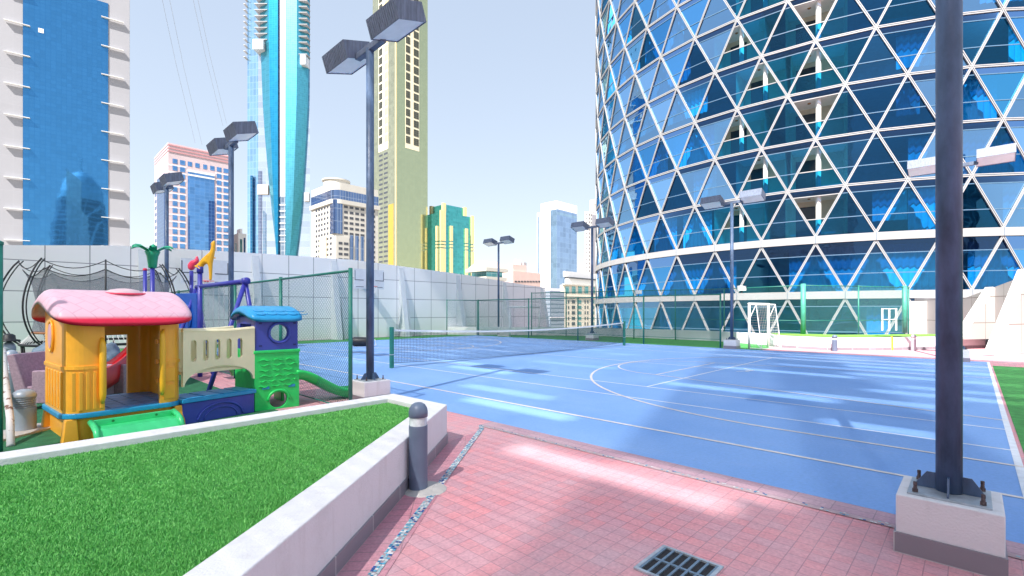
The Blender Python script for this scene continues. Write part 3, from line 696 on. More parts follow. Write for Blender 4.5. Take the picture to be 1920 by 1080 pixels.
def mould(a, b): MB().box(a, b).xf(TH).build('plank_moulding', oranj, ps, bevel=.006)
for k in range(5):   # raised plank mouldings on the lower left panel and the side
    x = .075+k*.062; mould((x-.018, -.01, .36), (x+.018, 0.004, .80)) if x < .33 else None
for k in range(6): y = .2+k*.16; mould((-.01, y-.045, .37), (.004, y+.045, .80))
for k in range(2): mould((.93, -.01, .38+k*.22), (1.06, .004, .56+k*.22))
for x0, z0, z1 in ((.325, .48, 1.12), (.915, .5, 1.2)):
    MB().tube([(x0, -.02, z0-.06), (x0, -.035, z0), (x0, -.04, z0+.05), (x0, -.04, z1-.05), (x0, -.035, z1), (x0+(.02 if x0 > .5 else -.0), -.015, z1+.07)], [.018, .03, .034, .034, .03, .015], 12).xf(TH).build('door_grip', oranj_d, ps, smooth=True)
for z in (.62, .86, 1.12): MB().tube([(.885, .03, z-.03), (.885, .03, z+.03)], .03, 10).xf(TH).build('hinge', M('dark orange plastic', (.6, .2, .02, 1), .4), ps)
MB().prism(inset(rrect(0, 0, W1, D1_, r1), -.03), .27, .33).xf(TH).build('floor_belt', belt, ps, bevel=.012)
fl = MB()
for i in range(6):
    for j in range(6): fl.box((.07+i*.175, .07+j*.195, .3302), (.07+i*.175+.165, .07+j*.195+.185, .336))
fl.xf(TH).build('floor_tile', M('faded blue floor plastic', (.1, .22, .48, 1), .45, var=.35, scale=8), ps)
MB().prism(inset(rrect(0, 0, W1, D1_, r1), .042), 0, .27).xf(TH).build('base_skirt', oranj, ps)
for x, y in ((.0, .02), (W1-.11, .0), (0, D1_-.13), (W1-.11, D1_-.13)):
    MB().add([(x-.02, y-.02, 0), (x+.13, y-.02, 0), (x+.13, y+.13, 0), (x-.02, y+.13, 0), (x+.01, y+.0, .27), (x+.11, y+.0, .27), (x+.11, y+.11, .27), (x+.01, y+.11, .27)], [(0,3,2,1),(4,5,6,7),(0,1,5,4),(1,2,6,5),(2,3,7,6),(3,0,4,7)]).xf(TH).build('leg', oranj, ps, bevel=.012)
ph = MB(); n = 28
ph.slab([(-.012, .68+.10*math.cos(2*math.pi*k/n), 1.2+.15*math.sin(2*math.pi*k/n)) for k in range(n)], (-.015, 0, 0)); ph.xf(TH).build('porthole', M('pale pink plastic', (.7, .4, .45, 1), .4), ps, bevel=.006)
pr = MB(); pr.tube([(-.012, .68+.125*math.cos(2*math.pi*k/n), 1.2+.185*math.sin(2*math.pi*k/n)) for k in range(n)], .014, 8, closed=True); pr.xf(TH).build('porthole_rim', oranj, ps, smooth=True)
def moulded_roof(x0, x1, y0, y1, base, h, mat, T, name='roof', nx=44, ny=34, thk=.05, lip=.045):
    vs = []; fs = []
    for i in range(nx+1):
        for j in range(ny+1):
            s = 2*i/nx-1; t = 2*j/ny-1
            k = 1-.10*(abs(s)**4)*(abs(t)**4); ss, tt = s*k, t*k
            x = (x0+x1)/2+ss*(x1-x0)/2; y = (y0+y1)/2+tt*(y1-y0)/2
            e = max(abs(s), abs(t)); z = base+h*(1-abs(tt)**1.8)-lip*max(0, (e-.9)/.1)**2
            if abs(s) > .82: z -= .25*h*((abs(s)-.82)/.18)**2*(1-abs(t)**2)
            vs.append((x, y, z))
    N = len(vs); vs += [(x, y, z-thk) for x, y, z in vs]; idx = lambda i, j: i*(ny+1)+j
    for i in range(nx):
        for j in range(ny):
            a, b, c, d = idx(i, j), idx(i+1, j), idx(i+1, j+1), idx(i, j+1); fs.append((a, b, c, d)); fs.append((a+N, d+N, c+N, b+N))
    for i in range(nx): a, b = idx(i, 0), idx(i+1, 0); fs.append((b, a, a+N, b+N)); a, b = idx(i, ny), idx(i+1, ny); fs.append((a, b, b+N, a+N))
    for j in range(ny): a, b = idx(0, j), idx(0, j+1); fs.append((a, b, b+N, a+N)); a, b = idx(nx, j), idx(nx, j+1); fs.append((b, a, a+N, b+N))
    m = MB(); m.v = vs; m.f = fs; m.mi = [0]*len(fs); return m.xf(T).build(name, mat, ps, smooth=True)
rf = moulded_roof(-.13, W1+.13, -.15, D1_+.15, 1.42, .35, roofp, TH, 'house_roof')
em = MB(); em.lathe([(.2, 0), (.19, .02), (.14, .045), (.07, .06), (.001, .065)], 28).xf(TH @ Matrix.Translation((.66, .52, 1.735)) @ Matrix.Rotation(R(4), 4, 'X')).build('roof_badge', M('pale pink plastic badge', (.7, .5, .55, 1), .4), ps, smooth=True)
er = MB(); er.tube([(.215*math.cos(2*math.pi*k/n), .215*math.sin(2*math.pi*k/n), .006) for k in range(n)], .012, 6, closed=True).xf(TH @ Matrix.Translation((.66, .52, 1.733)) @ Matrix.Rotation(R(4), 4, 'X')).build('badge_ring', pinkp, ps, smooth=True)
# green step tray in front
mb = MB(); mb.box((.22, -.24, .13), (1.04, -.005, .16)); mb.add([(.22,-.24,.13),(1.04,-.24,.13),(1.04,-.34,.01),(.22,-.34,.01),(.22,-.24,.16),(1.04,-.24,.16),(1.04,-.34,.04),(.22,-.34,.04)], [(0,3,2,1),(4,5,6,7),(0,1,5,4),(1,2,6,5),(2,3,7,6),(3,0,4,7)])
mb.box((.22, -.035, .155), (1.04, -.004, .235)); st = mb.xf(TH).build('step_tray', mintpl, ps, bevel=.01)
for x in (.22, 1.04): MB().tube([(x, -.02, .215), (x, -.15, .19), (x, -.26, .15), (x, -.35, .035)], .032, 12).xf(TH).build('step_side', mintpl, ps, smooth=True)
for x in (.42, .85): MB().tube([(x, -.036, .2), (x, -.0365, .2), (x, -.041, .2)], .014, 10).xf(TH).build('step_hole_shade', M('green recess shade', (.01, .2, .05, 1), .6), ps)  # raised discs, the shade inside the holes put into their colour

# blue roofed tower
W2, D2_ = .62, .98
def wall_round_hole(w, z0, z1, cx, cz, r, th, x0=0, n=32, rz=None):
    """panel in the x-z plane, with a round hole"""
    mb = MB(); rz = rz or r
    per = []
    for k in range(n):
        g = 2*math.pi*k/n; c, s = math.cos(g), math.sin(g); tx = ((w-cx) if c > 0 else cx)/abs(c) if abs(c) > 1e-6 else 1e9; tz = ((z1-cz) if s > 0 else (cz-z0))/abs(s) if abs(s) > 1e-6 else 1e9
        t = min(tx, tz); per.append((cx+c*t, cz+s*t))
    for cnr in ((0, z0), (w, z0), (w, z1), (0, z1)):
        i = min(range(n), key=lambda k: (per[k][0]-cnr[0])**2+(per[k][1]-cnr[1])**2); per[i] = cnr
    vs = [(x0+cx+r*math.cos(2*math.pi*k/n), 0, cz+rz*math.sin(2*math.pi*k/n)) for k in range(n)]+[(x0+p[0], 0, p[1]) for p in per]
    vs += [(x, th, z) for x, y, z in vs]; fs = []; m = 2*n
    for k in range(n):
        j = (k+1) % n
        fs += [(k, j, n+j, n+k), (m+k, m+n+k, m+n+j, m+j), (k, m+k, m+j, j), (n+k, n+j, m+n+j, m+n+k)]
    return mb.add(vs, fs)
wall_round_hole(W2, .9, 1.42, .34, 1.17, .125, .05).xf(TT).build('tower_front', purp, ps, bevel=.004)
MB().tube([(.34+.15*math.cos(2*math.pi*k/28), -.008, 1.17+.15*math.sin(2*math.pi*k/28)) for k in range(28)], .022, 8, closed=True).xf(TT).build('porthole_rim', purp, ps, smooth=True)
MB().box((0.05, D2_-.05, .9), (.3, D2_, 1.42)).box((.3, D2_-.05, 1.34), (W2, D2_, 1.42)).xf(TT).build('tower_back', purp, ps)
mb = MB(); mb.box((0, .05, .9), (.05, .2, 1.42)); mb.box((0, D2_-.2, .9), (.05, D2_-.05, 1.42)); mb.box((0, .2, 1.3), (.05, D2_-.2, 1.42)); mb.xf(TT).build('tower_side', purp, ps, bevel=.01)
MB().box((W2-.05, .05, .9), (W2, .16, 1.42)).box((W2-.05, .16, 1.34), (W2, D2_-.05, 1.42)).box((W2-.05, .16, .9), (W2, D2_-.05, .96)).xf(TT).build('tower_side', purp, ps, bevel=.01)
mb = MB()
for x in (.06, .56): 
    for z in (.98, 1.32): mb.box((x-.012, -.006, z-.012), (x+.03, .001, z+.012))
mb.xf(TT).build('peg_slot_shade', M('indigo recess shade', (.01, .02, .15, 1), .6), ps)  # raised blocks, the shade inside the slots put into their colour
moulded_roof(-.10, W2+.09, -.10, D2_+.10, 1.42, .17, blu, TT, 'tower_roof', 30, 26, .05, .03)
mb = MB()
for i in range(5):
    x = -.0+i*.155; 
    for j in range(2): y = .03+j*.12; zz = arch(y, -.1, D2_+.1, 1.42, .17); mb.tube([(x+.07+.07*math.cos(g), y-.05+.035*math.sin(g), zz+.004+.02*(math.sin(g)-1)) for g in [math.pi+k*math.pi/6 for k in range(7)]], .006, 5)
mb.xf(TT).build('roof_scallop', blu, ps, smooth=True)
# green stone base with a little arch
wall_round_hole(W2+.03, 0, .9, .34, .14, .13, .05, x0=-.015, rz=.12).xf(TT @ Matrix.Translation((0, -.015, 0))).build('stone_front', grnpl, ps, bevel=.004)
MB().tube([(.325+.155*math.cos(g), -.02, .14+.15*math.sin(g)) for g in [k*math.pi/14 for k in range(15)]], .02, 8).xf(TT).build('arch_rim', grnpl, ps, smooth=True)
MB().box((-.015, .036, 0), (.035, D2_, .9)).xf(TT).build('stone_side', grnpl, ps, bevel=.01)
MB().box((W2-.035, .036, .42), (W2+.015, D2_, .9)).box((W2-.035, .62, 0), (W2+.015, D2_, .42)).xf(TT).build('stone_side', grnpl, ps, bevel=.01)
MB().box((-.03, -.03, .86), (W2+.03, .0, .91)).xf(TT).build('stone_ledge', grnpl, ps, bevel=.012)
MB().box((.035, .036, .4), (W2-.035, D2_, .45)).xf(TT).build('tower_floor', grnpl, ps)
mb = MB(); rs = random.Random(3)
for j in range(6):
    z = .36+j*.08; x = .02+rs.random()*.05
    while x < W2-.08:
        w_ = rs.uniform(.1, .2); x2 = min(x+w_, W2-.02)
        mb.tube([(x+(x2-x)*k/6, -.022, z+.012*math.sin(k*1.4+j*2.1)) for k in range(7)], [.003, .008, .011, .011, .011, .008, .003], 6); x = x2+.03
mb.xf(TT).build('stone_relief', grnpl, ps, smooth=True)
for x in (.09, .47): MB().box((x, -.024, .36-.04), (x+.1, -.016, .38-.02)).xf(TT).build('label_inset', belt, ps, bevel=.003)
# green slide
def trough(path, w, side, th, T, name, mat, lat):
    vs = []; fs = []; lat = Vector(lat)
    prof = [(-w/2-.03, side), (-w/2, side+.01), (-w/2+.025, side*.35), (-w/2+.07, 0), (0, -.004), (w/2-.07, 0), (w/2-.025, side*.35), (w/2, side+.01), (w/2+.03, side)]
    bot_ = [(w/2+.03, side-.03), (w/2+.005, side*.2), (w/2-.05, -th), (-w/2+.05, -th), (-w/2-.005, side*.2), (-w/2-.03, side-.03)]
    pr_ = prof+bot_; n = len(pr_)
    for i, p in enumerate(path):
        p = Vector(p)
        for a, b in pr_: vs.append(p+lat*a+Vector((0, 0, b)))
    for i in range(len(path)-1):
        for k in range(n): j = (k+1) % n; fs.append((i*n+k, i*n+j, (i+1)*n+j, (i+1)*n+k))
    fs.append(tuple(range(n))[::-1]); fs.append(tuple((len(path)-1)*n+k for k in range(n)))
    return MB().add(vs, fs).xf(T).build(name, mat, None, smooth=True)
pth = []
for k in range(25):
    t = k/24; x = W2-.02+t*1.12; z = .055+.41*(.5+.5*math.cos(math.pi*min(1, t*1.12)**.95)); pth.append((x, .2, z))
o = trough(pth, .40, .10, .05, TT, 'slide', M('bright green plastic', (.02, .64, .14, 1), .3, var=.08), (0, 1, 0)); o.parent = ps
# bridge panels
def bridge(off, T):
    L = .97; N = 110; mb = MB(); holes = [(.13+i*.155, .034) for i in range(5)]
    zt = lambda x: 1.25-.025*math.sin(math.pi*x/L)
    zb = lambda x: .5+.24*max(0, 1-((x-L/2)/(L/2*.96))**2)**.5
    def hole(x):
        for c, r in holes:
            if abs(x-c) < r-1e-6: 
                d = math.sqrt(r*r-(x-c)**2); return (.86-d+.0, 1.08+d)
        return None
    xs = sorted(set([L*i/N for i in range(N+1)]+[c+s*r*k for c, r in holes for s in (-1, 1) for k in (1, .98, .9, .7, .4)]))
    for a, b in zip(xs, xs[1:]):
        m = (a+b)/2; h = hole(m)
        segs = [((zb(a), zb(b)), (zt(a), zt(b)))]
        if h:
            ha = hole(a) or (.86, 1.08); hb = hole(b) or (.86, 1.08)
            segs = [((zb(a), zb(b)), (ha[0], hb[0])), ((ha[1], hb[1]), (zt(a), zt(b)))]
        for lo, hi in segs:
            mb.add([(a, off, lo[0]), (b, off, lo[1]), (b, off+.05, lo[1]), (a, off+.05, lo[0]), (a, off, hi[0]), (b, off, hi[1]), (b, off+.05, hi[1]), (a, off+.05, hi[0])], [(0,3,2,1),(4,5,6,7),(0,1,5,4),(2,3,7,6)])
    mb.tube([(x*L/20, off+.025, zt(x*L/20)) for x in range(21)], .03, 8)
    return mb.xf(T)
bx, by = Vector((-4.34, 6.31)), Vector((-3.84, 7.14)); ba = math.atan2(by.y-bx.y, by.x-bx.x)
TBr = Matrix.Translation((bx.x+5.03, bx.y-5.38, 0)) @ Matrix.Rotation(ba, 4, 'Z')
bridge(0, TBr).build('bridge_panel', cream, ps); bridge(.56, TBr).build('bridge_panel', cream, ps)
MB().box((0, .05, .66), (.97, .56, .70)).xf(TBr).build('bridge_deck', cream, ps)
MB().box((-.02, -.03, 0), (.95, .38, .29)).xf(TBr).build('bench_box', purp, ps, bevel=.015)
MB().tube([(.47+.3*math.cos(g), -.035, .03+.2*math.sin(g)) for g in [k*math.pi/18 for k in range(19)]], .016, 8).tube([(.47+.22*math.cos(g), -.035, .03+.14*math.sin(g)) for g in [k*math.pi/18 for k in range(19)]], .01, 8).xf(TBr).build('box_arch_moulding', purp, ps, smooth=True)
mb = MB(); mb.box((-.03, -.06, .292), (.96, .41, .345))
for k in range(4): mb.box((.02+k*.235, -.065, .346), (.22+k*.235, .4, .356))
mb.xf(TBr).build('box_lid', blu, ps, bevel=.012)

# ---------------- swing set ----------------
sw = thing('swing_set', 'indigo A-frame swing set with hanging chains, behind the blue roofed tower', 'swing', uvz(2.95, 9.7), A)
MB().tube([(0, 0, 2.06), (0, 3.45, 2.08)], .045, 14).build('top_bar', pole_p, sw, smooth=True)
for sx, e in ((-.62, 0), (.33, 0), (-.62, 3.45), (.33, 3.45)):
    MB().tube([(0, e, 2.05), (sx, e, 0)], .04, 12).build('leg', pole_p, sw, smooth=True)
MB().tube([(0, -.07, 2.06), (0, .07, 2.06)], .07, 16).build('joint_sleeve', pole_p, sw, smooth=True)
for k, y in enumerate((.45, .95, 1.3, 1.65, 2.05, 2.45, 2.8, 3.1)):
    mb = MB(); L = 1.45
    for i in range(int(L/.06)):
        z = 2.0-i*.06; T = Matrix.Rotation((i % 2)*math.pi/2, 4, 'Z')
        pts = [T @ Vector((.011*math.cos(g), 0, .034*math.sin(g))) for g in [j*math.pi/4 for j in range(8)]]
        mb.tube([(p.x, y+p.y, z+p.z) for p in pts], .0045, 4, closed=True)
    mb.build('chain', galv, sw)
for y0, y1 in ((.95, 1.3), (2.05, 2.45)): MB().box((-.09, y0-.04, .52), (.09, y1+.04, .56)).build('swing_seat', blackm, sw, bevel=.01)

# ---------------- tube climbing frame with palm, giraffe ----------------
cl = thing('climbing_tower', 'tube climbing tower behind the pink roof with green palm top, yellow giraffe and red slide', 'climbing tower', (-7.45, 11.15, 0), 0)
def cp(px, Y): return (xat(px, Y)+7.45, Y-11.15)
def tpost(px, Y, z, r=.05, name='post'):
    x, y = cp(px, Y); return MB().tube([(x, y, 0), (x, y, z)], r, 14).build(name, pole_p, cl, smooth=True)
tpost(375, 11.0, zat(500, 11.0)); tpost(359, 11.6, zat(508, 11.6), .042); tpost(286, 11.0, zat(500, 11.0), .045); tpost(272, 11.4, zat(507, 11.4), .04)
x, y = cp(375, 11.0); MB().tube([(x, y, zat(512, 11)), (x, y, zat(500, 11.)+.02)], .068, 14).build('post_cap', pole_p, cl, smooth=True)
x, y = cp(272, 11.4); MB().lathe([(.045, 0), (.045, .042), (.001, .06)], 12, c=(x, y, zat(507, 11.4))).build('post_cap', pinkp, cl)
# palm
x, y = cp(286, 11.0); z0 = zat(503, 11)
mb = MB().lathe([(.06, 0), (.085, .03), (.09, .1), (.11, .28), (.15, .38), (.1, .42), (.05, .44)], 10, c=(x, y, z0))
pm = mb.build('palm_trunk', palm, cl, smooth=True)
for k in range(6):
    g = R(10+60*k); c, s = math.cos(g), math.sin(g); pts = [(0.04, .36), (.14, .44), (.26, .5), (.36, .5), (.43, .46)]; wd = [.05, .075, .07, .055, .015]
    vs = []; fs = []
    for (d, z), w_ in zip(pts, wd):
        for e, dz in ((-w_, -.02), (0, .02), (w_, -.02), (0, -.02)): vs.append((x+c*d-s*e, y+s*d+c*e, z0+z+dz))
    for i in range(4):
        for j in range(4): fs.append((i*4+j, i*4+(j+1) % 4, (i+1)*4+(j+1) % 4, (i+1)*4+j))
    fs += [(3, 2, 1, 0), (16, 17, 18, 19)]
    MB().add(vs, fs).build('palm_leaf', palm, pm)
# skinned animal toppers
def skinned(name, verts, edges, radii, mat, parent, lv=2):
    me = bpy.data.meshes.new(name); me.from_pydata(verts, edges, []); o = bpy.data.objects.new(name, me); col.objects.link(o)
    me.materials.append(mat); md = o.modifiers.new('skin', 'SKIN'); 
    for i, r in enumerate(radii):
        sv = me.skin_vertices[0].data[i] if me.skin_vertices else None
        if sv: sv.radius = (r, r)
    if me.skin_vertices: me.skin_vertices[0].data[0].use_root = True
    s = o.modifiers.new('sub', 'SUBSURF'); s.levels = s.render_levels = lv; o.parent = parent; return o
def skin_add(me): 
    bm = bmesh.new(); bm.from_mesh(me); lay = bm.verts.layers.skin.verify(); bm.to_mesh(me); bm.free()
_sk = skinned
def animal(name, verts, edges, radii, mat, parent):
    me = bpy.data.meshes.new(name); bm = bmesh.new(); lay = bm.verts.layers.skin.verify()
    vv = [bm.verts.new(v) for v in verts]
    for e in edges: bm.edges.new((vv[e[0]], vv[e[1]]))
    for i, (v, r) in enumerate(zip(vv, radii)): v[lay].radius = (r, r); v[lay].use_root = (i == 0)
    bm.to_mesh(me); bm.free(); o = bpy.data.objects.new(name, me); col.objects.link(o); me.materials.append(mat)
    o.modifiers.new('skin', 'SKIN'); s = o.modifiers.new('sub', 'SUBSURF'); s.levels = s.render_levels = 2; o.parent = parent
    for p in me.polygons: p.use_smooth = True
    return o
x, y = cp(375, 11.0); z0 = zat(500, 11)
gp = [(0, 0, .042), (.12, 0, .14), (.22, 0, .19), (.28, 0, .3), (.3, 0, .44), (.31, 0, .54), (.27, 0, .53), (-.02, 0, .0), (.24, 0, .02), (.245, 0, -.2), (.24, 0, -.32), (.33, 0, .60), (.34, .0, .2)]
gp = [(x+a-.0, y+b, z0+c) for a, b, c in gp]
animal('giraffe_figure', gp, [(2, 1), (1, 0), (2, 3), (3, 4), (4, 5), (5, 6), (0, 7), (2, 8), (8, 9), (9, 10), (5, 11)], [.07, .085, .085, .06, .045, .05, .02, .06, .045, .035, .03, .012, .02], yelp, cl)
x, y = cp(359, 11.6); z0 = zat(508, 11.6)
bp_ = [(x, y, z0), (x+.0, y, z0+.12), (x+.05, y, z0+.2), (x+.14, y, z0+.24), (x+.13, y, z0+.36), (x-.09, y, z0+.12)]
animal('bird_figure', bp_, [(1, 0), (1, 2), (2, 3), (3, 4), (1, 5)], [.055, .09, .09, .06, .02, .03], pinkp, cl)
# blue panel and red slide
a, b = cp(328, 11.3), cp(369, 11.1); d = Vector((b[0]-a[0], b[1]-a[1])); TP = Matrix.Translation((a[0], a[1], 0)) @ Matrix.Rotation(math.atan2(d.y, d.x), 4, 'Z')
MB().box((0, 0, .75), (d.length, .05, zat(550, 11.2))).xf(TP).build('side_panel', deepb, cl, bevel=.02)
n = 24; MB().tube([(d.length*.55+.14*math.cos(g), -.01, 1.35+.3*math.sin(g)) for g in [k*2*math.pi/n for k in range(n)]], .03, 8, closed=True).xf(TP).build('panel_relief', deepb, cl, smooth=True)
MB().box((-1.3, 0, .78), (1.0, 1.0, .83)).xf(TP).build('platform', deepb, cl)
pth = [(0, 0, 0)]*0
A0 = Vector((cp(250, 10.4)[0], cp(250, 10.4)[1], .95)); 
for k in range(22):
    t = k/21; qa = cp(300, 10.4); qb = cp(188, 7.7); pth.append((qa[0]+(qb[0]-qa[0])*t, qa[1]+(qb[1]-qa[1])*t, .3+.75*(.5+.5*math.cos(math.pi*t**.9))))
o = trough(pth, .62, .3, .05, Matrix.Identity(4), 'slide', redp, Vector((.72, -.69, 0))); o.parent = cl
for pxx, YY in ((300, 10.7), (345, 12.2)): tpost(pxx, YY, .8)
# grey climbing rock
t = thing('climbing_rock', 'grey blue moulded climbing rock between the orange playhouse and the trampoline', 'climbing rock', (xat(140, 10.2), 10.2, 0))
pts = []
rs = random.Random(11)
for ox, oy, s_, hh in ((-.72, .1, .22, .8), (.72, .0, .26, .85), (0, .3, .3, .45)):
    bm = bmesh.new(); bmesh.ops.create_icosphere(bm, subdivisions=3, radius=1)
    for v in bm.verts:
        f = 1+.22*math.sin(v.co.x*5+ox*7)*math.sin(v.co.z*6+1)+rs.uniform(-.04, .04); v.co = Vector((ox+v.co.x*s_*f, oy+v.co.y*s_*f, max(0, hh*.5+v.co.z*hh*.5*f)))
    me = bpy.data.meshes.new('rock_block'); bm.to_mesh(me); bm.free(); me.materials.append(M('grey blue moulded rock', (.16, .24, .33, 1), .6, var=.25, scale=8)); o = bpy.data.objects.new('rock_block', me); col.objects.link(o); o.parent = t
    for p in me.polygons: p.use_smooth = True

# ---------------- trampoline ----------------
tr = thing('trampoline', 'round black framed trampoline with a sagging safety net, behind the orange playhouse', 'trampoline', (-11.85, 13.95, 0))
tr.scale = (.88, .88, 1)
TRR = 2.0
MB().tube([(TRR*math.cos(g), TRR*math.sin(g), .62) for g in [k*math.pi/24 for k in range(48)]], .035, 8, closed=True).build('lower_ring', blackm, tr, smooth=True)
MB().tube([(1.72*math.cos(g), 1.72*math.sin(g), .93) for g in [k*math.pi/24 for k in range(48)]], .03, 8, closed=True).build('mat_ring', M('orange brown trim', (.4, .16, .06, 1), .6), tr, smooth=True)
MB().lathe([(1.70, .925), (1.0, .92), (.001, .915)], 48).build('jumping_mat', blackm, tr)
mb = MB()
for k in range(96): g = k*math.pi/48; mb.tube([(1.73*math.cos(g), 1.73*math.sin(g), .91), (1.98*math.cos(g+.03), 1.98*math.sin(g+.03), .64)], .008, 4)
mb.build('spring_rod', white_pl, tr); o = tr.children[-1]; struct(o, 'stuff')
for k in range(8):
    g = k*math.pi/4+.705; MB().tube([(1.95*math.cos(g-.12), 1.95*math.sin(g-.12), .6), (1.9*math.cos(g-.1), 1.9*math.sin(g-.1), .03), (1.9*math.cos(g+.1), 1.9*math.sin(g+.1), .03), (1.95*math.cos(g+.12), 1.95*math.sin(g+.12), .6)], .028, 8).build('leg', blackm, tr, smooth=True)
tops = []
for k in range(8):
    g = k*math.pi/4+.705; pr_ = [(2.0+.5*math.sin(math.pi*(i_/16)**.85)**.8, .62+2.24*i_/16) for i_ in range(17)]
    MB().tube([(r_*math.cos(g), r_*math.sin(g), z_) for r_, z_ in pr_], .022, 8).tube([((r_-.09)*math.cos(g), (r_-.09)*math.sin(g), z_) for r_, z_ in pr_], .016, 6).build('net_pole', blackm, tr, smooth=True); tops.append(g)
def ringcurve(r0, z0, sg, m=8):
    pts = []
    for k in range(8):
        for i in range(m):
            f = i/m; g = tops[k]+f*math.pi/4; s = 4*f*(1-f); pts.append(((r0-.12*s)*math.cos(g), (r0-.12*s)*math.sin(g), z0-sg*s))
    return pts
MB().tube(ringcurve(2.03, 2.84, .22), .012, 5, closed=True).tube(ringcurve(1.93, 2.62, .2), .012, 5, closed=True).build('net_cord', blackm, tr)
def netmat():
    a = NT('grey safety netting'); tb = a.n('ShaderNodeBsdfTransparent'); df = a.n('ShaderNodeBsdfDiffuse'); df.inputs[0].default_value = (.22, .24, .28, 1); mx = a.n('ShaderNodeMixShader'); 
    co = a.coord(); wv = a.n('ShaderNodeTexWave', i_Scale=9.0, i_Distortion=1.5); wv.bands_direction = 'Z'; a.l(co, wv.inputs[0]); mr = a.n('ShaderNodeMapRange', i_3=.45, i_4=.62); a.l(wv.outputs['Fac'], mr.inputs[0])
    a.l(mr.outputs[0], mx.inputs[0]); a.l(tb.outputs[0], mx.inputs[1]); a.l(df.outputs[0], mx.inputs[2]); a.l(mx.outputs[0], a.out.inputs[0]); return a.m
top = ringcurve(1.92, 2.62, .2); nn = len(top); vs = []; fs = []
rows = [(0, 1.0), (.25, .90), (.5, .86), (.75, .87), (1, .9)]
for f, m_ in rows:
    for i, p in enumerate(top):
        g = math.atan2(p[1], p[0]); r_ = math.hypot(p[0], p[1])*m_*(1 if f < .99 else .9/.9*1.0); rr_ = r_ if f < .99 else 1.74
        vs.append((rr_*math.cos(g), rr_*math.sin(g), p[2]+(0.93-p[2])*f))
for a_ in range(len(rows)-1):
    for i in range(nn): j = (i+1) % nn; fs.append((a_*nn+i, a_*nn+j, (a_+1)*nn+j, (a_+1)*nn+i))
MB().add(vs, fs).build('safety_net', netmat(), tr, smooth=True)

# ---------------- wicker sofa ----------------
so = thing('wicker_sofa', 'mauve wicker garden sofa behind the grey bollard, left of the orange playhouse', 'sofa', (-7.42, 7.25, 0), R(8))
MB().box((0, 0, .1), (.8, .75, .36)).build('seat', wicker, so, bevel=.02)
MB().box((.1, .08, .361), (.75, .7, .43)).build('cushion', M('mauve cushion', (.32, .24, .3, 1), .9, var=.1), so, bevel=.03)
MB().box((.14, -.03, .1), (.95, .07, .60)).build('armrest', wicker, so, bevel=.02); MB().box((.14, .74, .1), (.95, .84, .6)).build('armrest', wicker, so, bevel=.02)
MB().add([(-.05, -.03, .1), (.13, -.03, .1), (.13, .84, .1), (-.05, .84, .1), (-.2, -.03, .84), (-.1, -.03, .86), (-.1, .84, .86), (-.2, .84, .84)], [(0,3,2,1),(4,5,6,7),(0,1,5,4),(1,2,6,5),(2,3,7,6),(3,0,4,7)]).build('backrest', wicker, so, bevel=.02)
for x, y in ((.02, .02), (.75, .02), (.02, .7), (.75, .7)): MB().box((x, y, 0), (x+.05, y+.05, .1)).build('leg', blackm, so)

# ---------------- left edge post and peeling kerb ----------------
t = thing('corner_post', 'teal fence post at the very left edge of the picture', 'post', (xat(-3, 5.0), 5.0, 0))
MB().tube([(0, 0, 0), (0, 0, 2.2)], .035, 14).build('post', green_post, t, smooth=True); MB().lathe([(.04, 2.2), (.04, 2.23), (.001, 2.25)], 14).build('cap', green_post, t)
def peel():
    a = NT('peeling white paint on rust'); co = a.coord(); nz = a.n('ShaderNodeTexNoise', i_Scale=9.0, i_Detail=6.0, i_Roughness=.7); a.l(co, nz.inputs['Vector']); cr = a.n('ShaderNodeValToRGB'); e = cr.color_ramp.elements; e[0].position = .57; e[0].color = (.66, .66, .67, 1); e[1].position = .61; e[1].color = (.2, .11, .09, 1); a.l(nz.outputs[0], cr.inputs[0]); a.l(cr.outputs[0], a.b.inputs['Base Color']); a.b.inputs['Roughness'].default_value = .8; return a.m
t = MB().tube([(0, 0, 0.01), (-.3, .28, .26), (-.8, .7, .62), (-1.26, 1.1, .98)], .035, 12); tag(t.build('peeling_kerb', peel(), smooth=True), 'narrow white kerb with peeling paint receding beside the teal post', 'pole').location = (xat(20, 5.3), 5.3, .0)  # receding kerb, drawn as a sloping tube

# ---------------- round glass tower with triangular lattice ----------------
TCX, TCY, TR, TH0, TDT = 36.08, 57.0, 25.66, -2.27257, .1394
def glass(name, tint, gl, f0=.22, f1=.9, rough=.012):
    a = NT(name); a.t.nodes.remove(a.b)
    fr = a.n('ShaderNodeLayerWeight', i_Blend=.35); mr = a.n('ShaderNodeMapRange', i_1=0.0, i_2=1.0, i_3=f0, i_4=f1); a.l(fr.outputs['Fresnel'], mr.inputs[0])
    tb = a.n('ShaderNodeBsdfTransparent'); tb.inputs[0].default_value = tint
    g_ = a.n('ShaderNodeBsdfGlossy', i_Roughness=rough); g_.inputs[0].default_value = gl
    nz = a.n('ShaderNodeTexNoise', i_Scale=.35, i_Detail=2.0); a.l(a.coord(), nz.inputs['Vector']); bp = a.n('ShaderNodeBump', i_Strength=.12, i_Distance=.25); a.l(nz.outputs[0], bp.inputs['Height']); a.l(bp.outputs[0], g_.inputs['Normal'])
    mx = a.n('ShaderNodeMixShader'); a.l(mr.outputs[0], mx.inputs[0]); a.l(tb.outputs[0], mx.inputs[1]); a.l(g_.outputs[0], mx.inputs[2]); a.l(mx.outputs[0], a.out.inputs[0]); return a.m
gl_v = [glass('blue facade glass', (.07, .58, .93, 1), (.16, .5, .92, 1), .16), glass('deep blue facade glass', (.02, .34, .64, 1), (.1, .38, .75, 1), .14), glass('sky reflecting facade glass', (.05, .46, .78, 1), (.36, .66, 1, 1), .55), glass('teal facade glass', (.025, .46, .76, 1), (.1, .45, .78, 1), .12)]
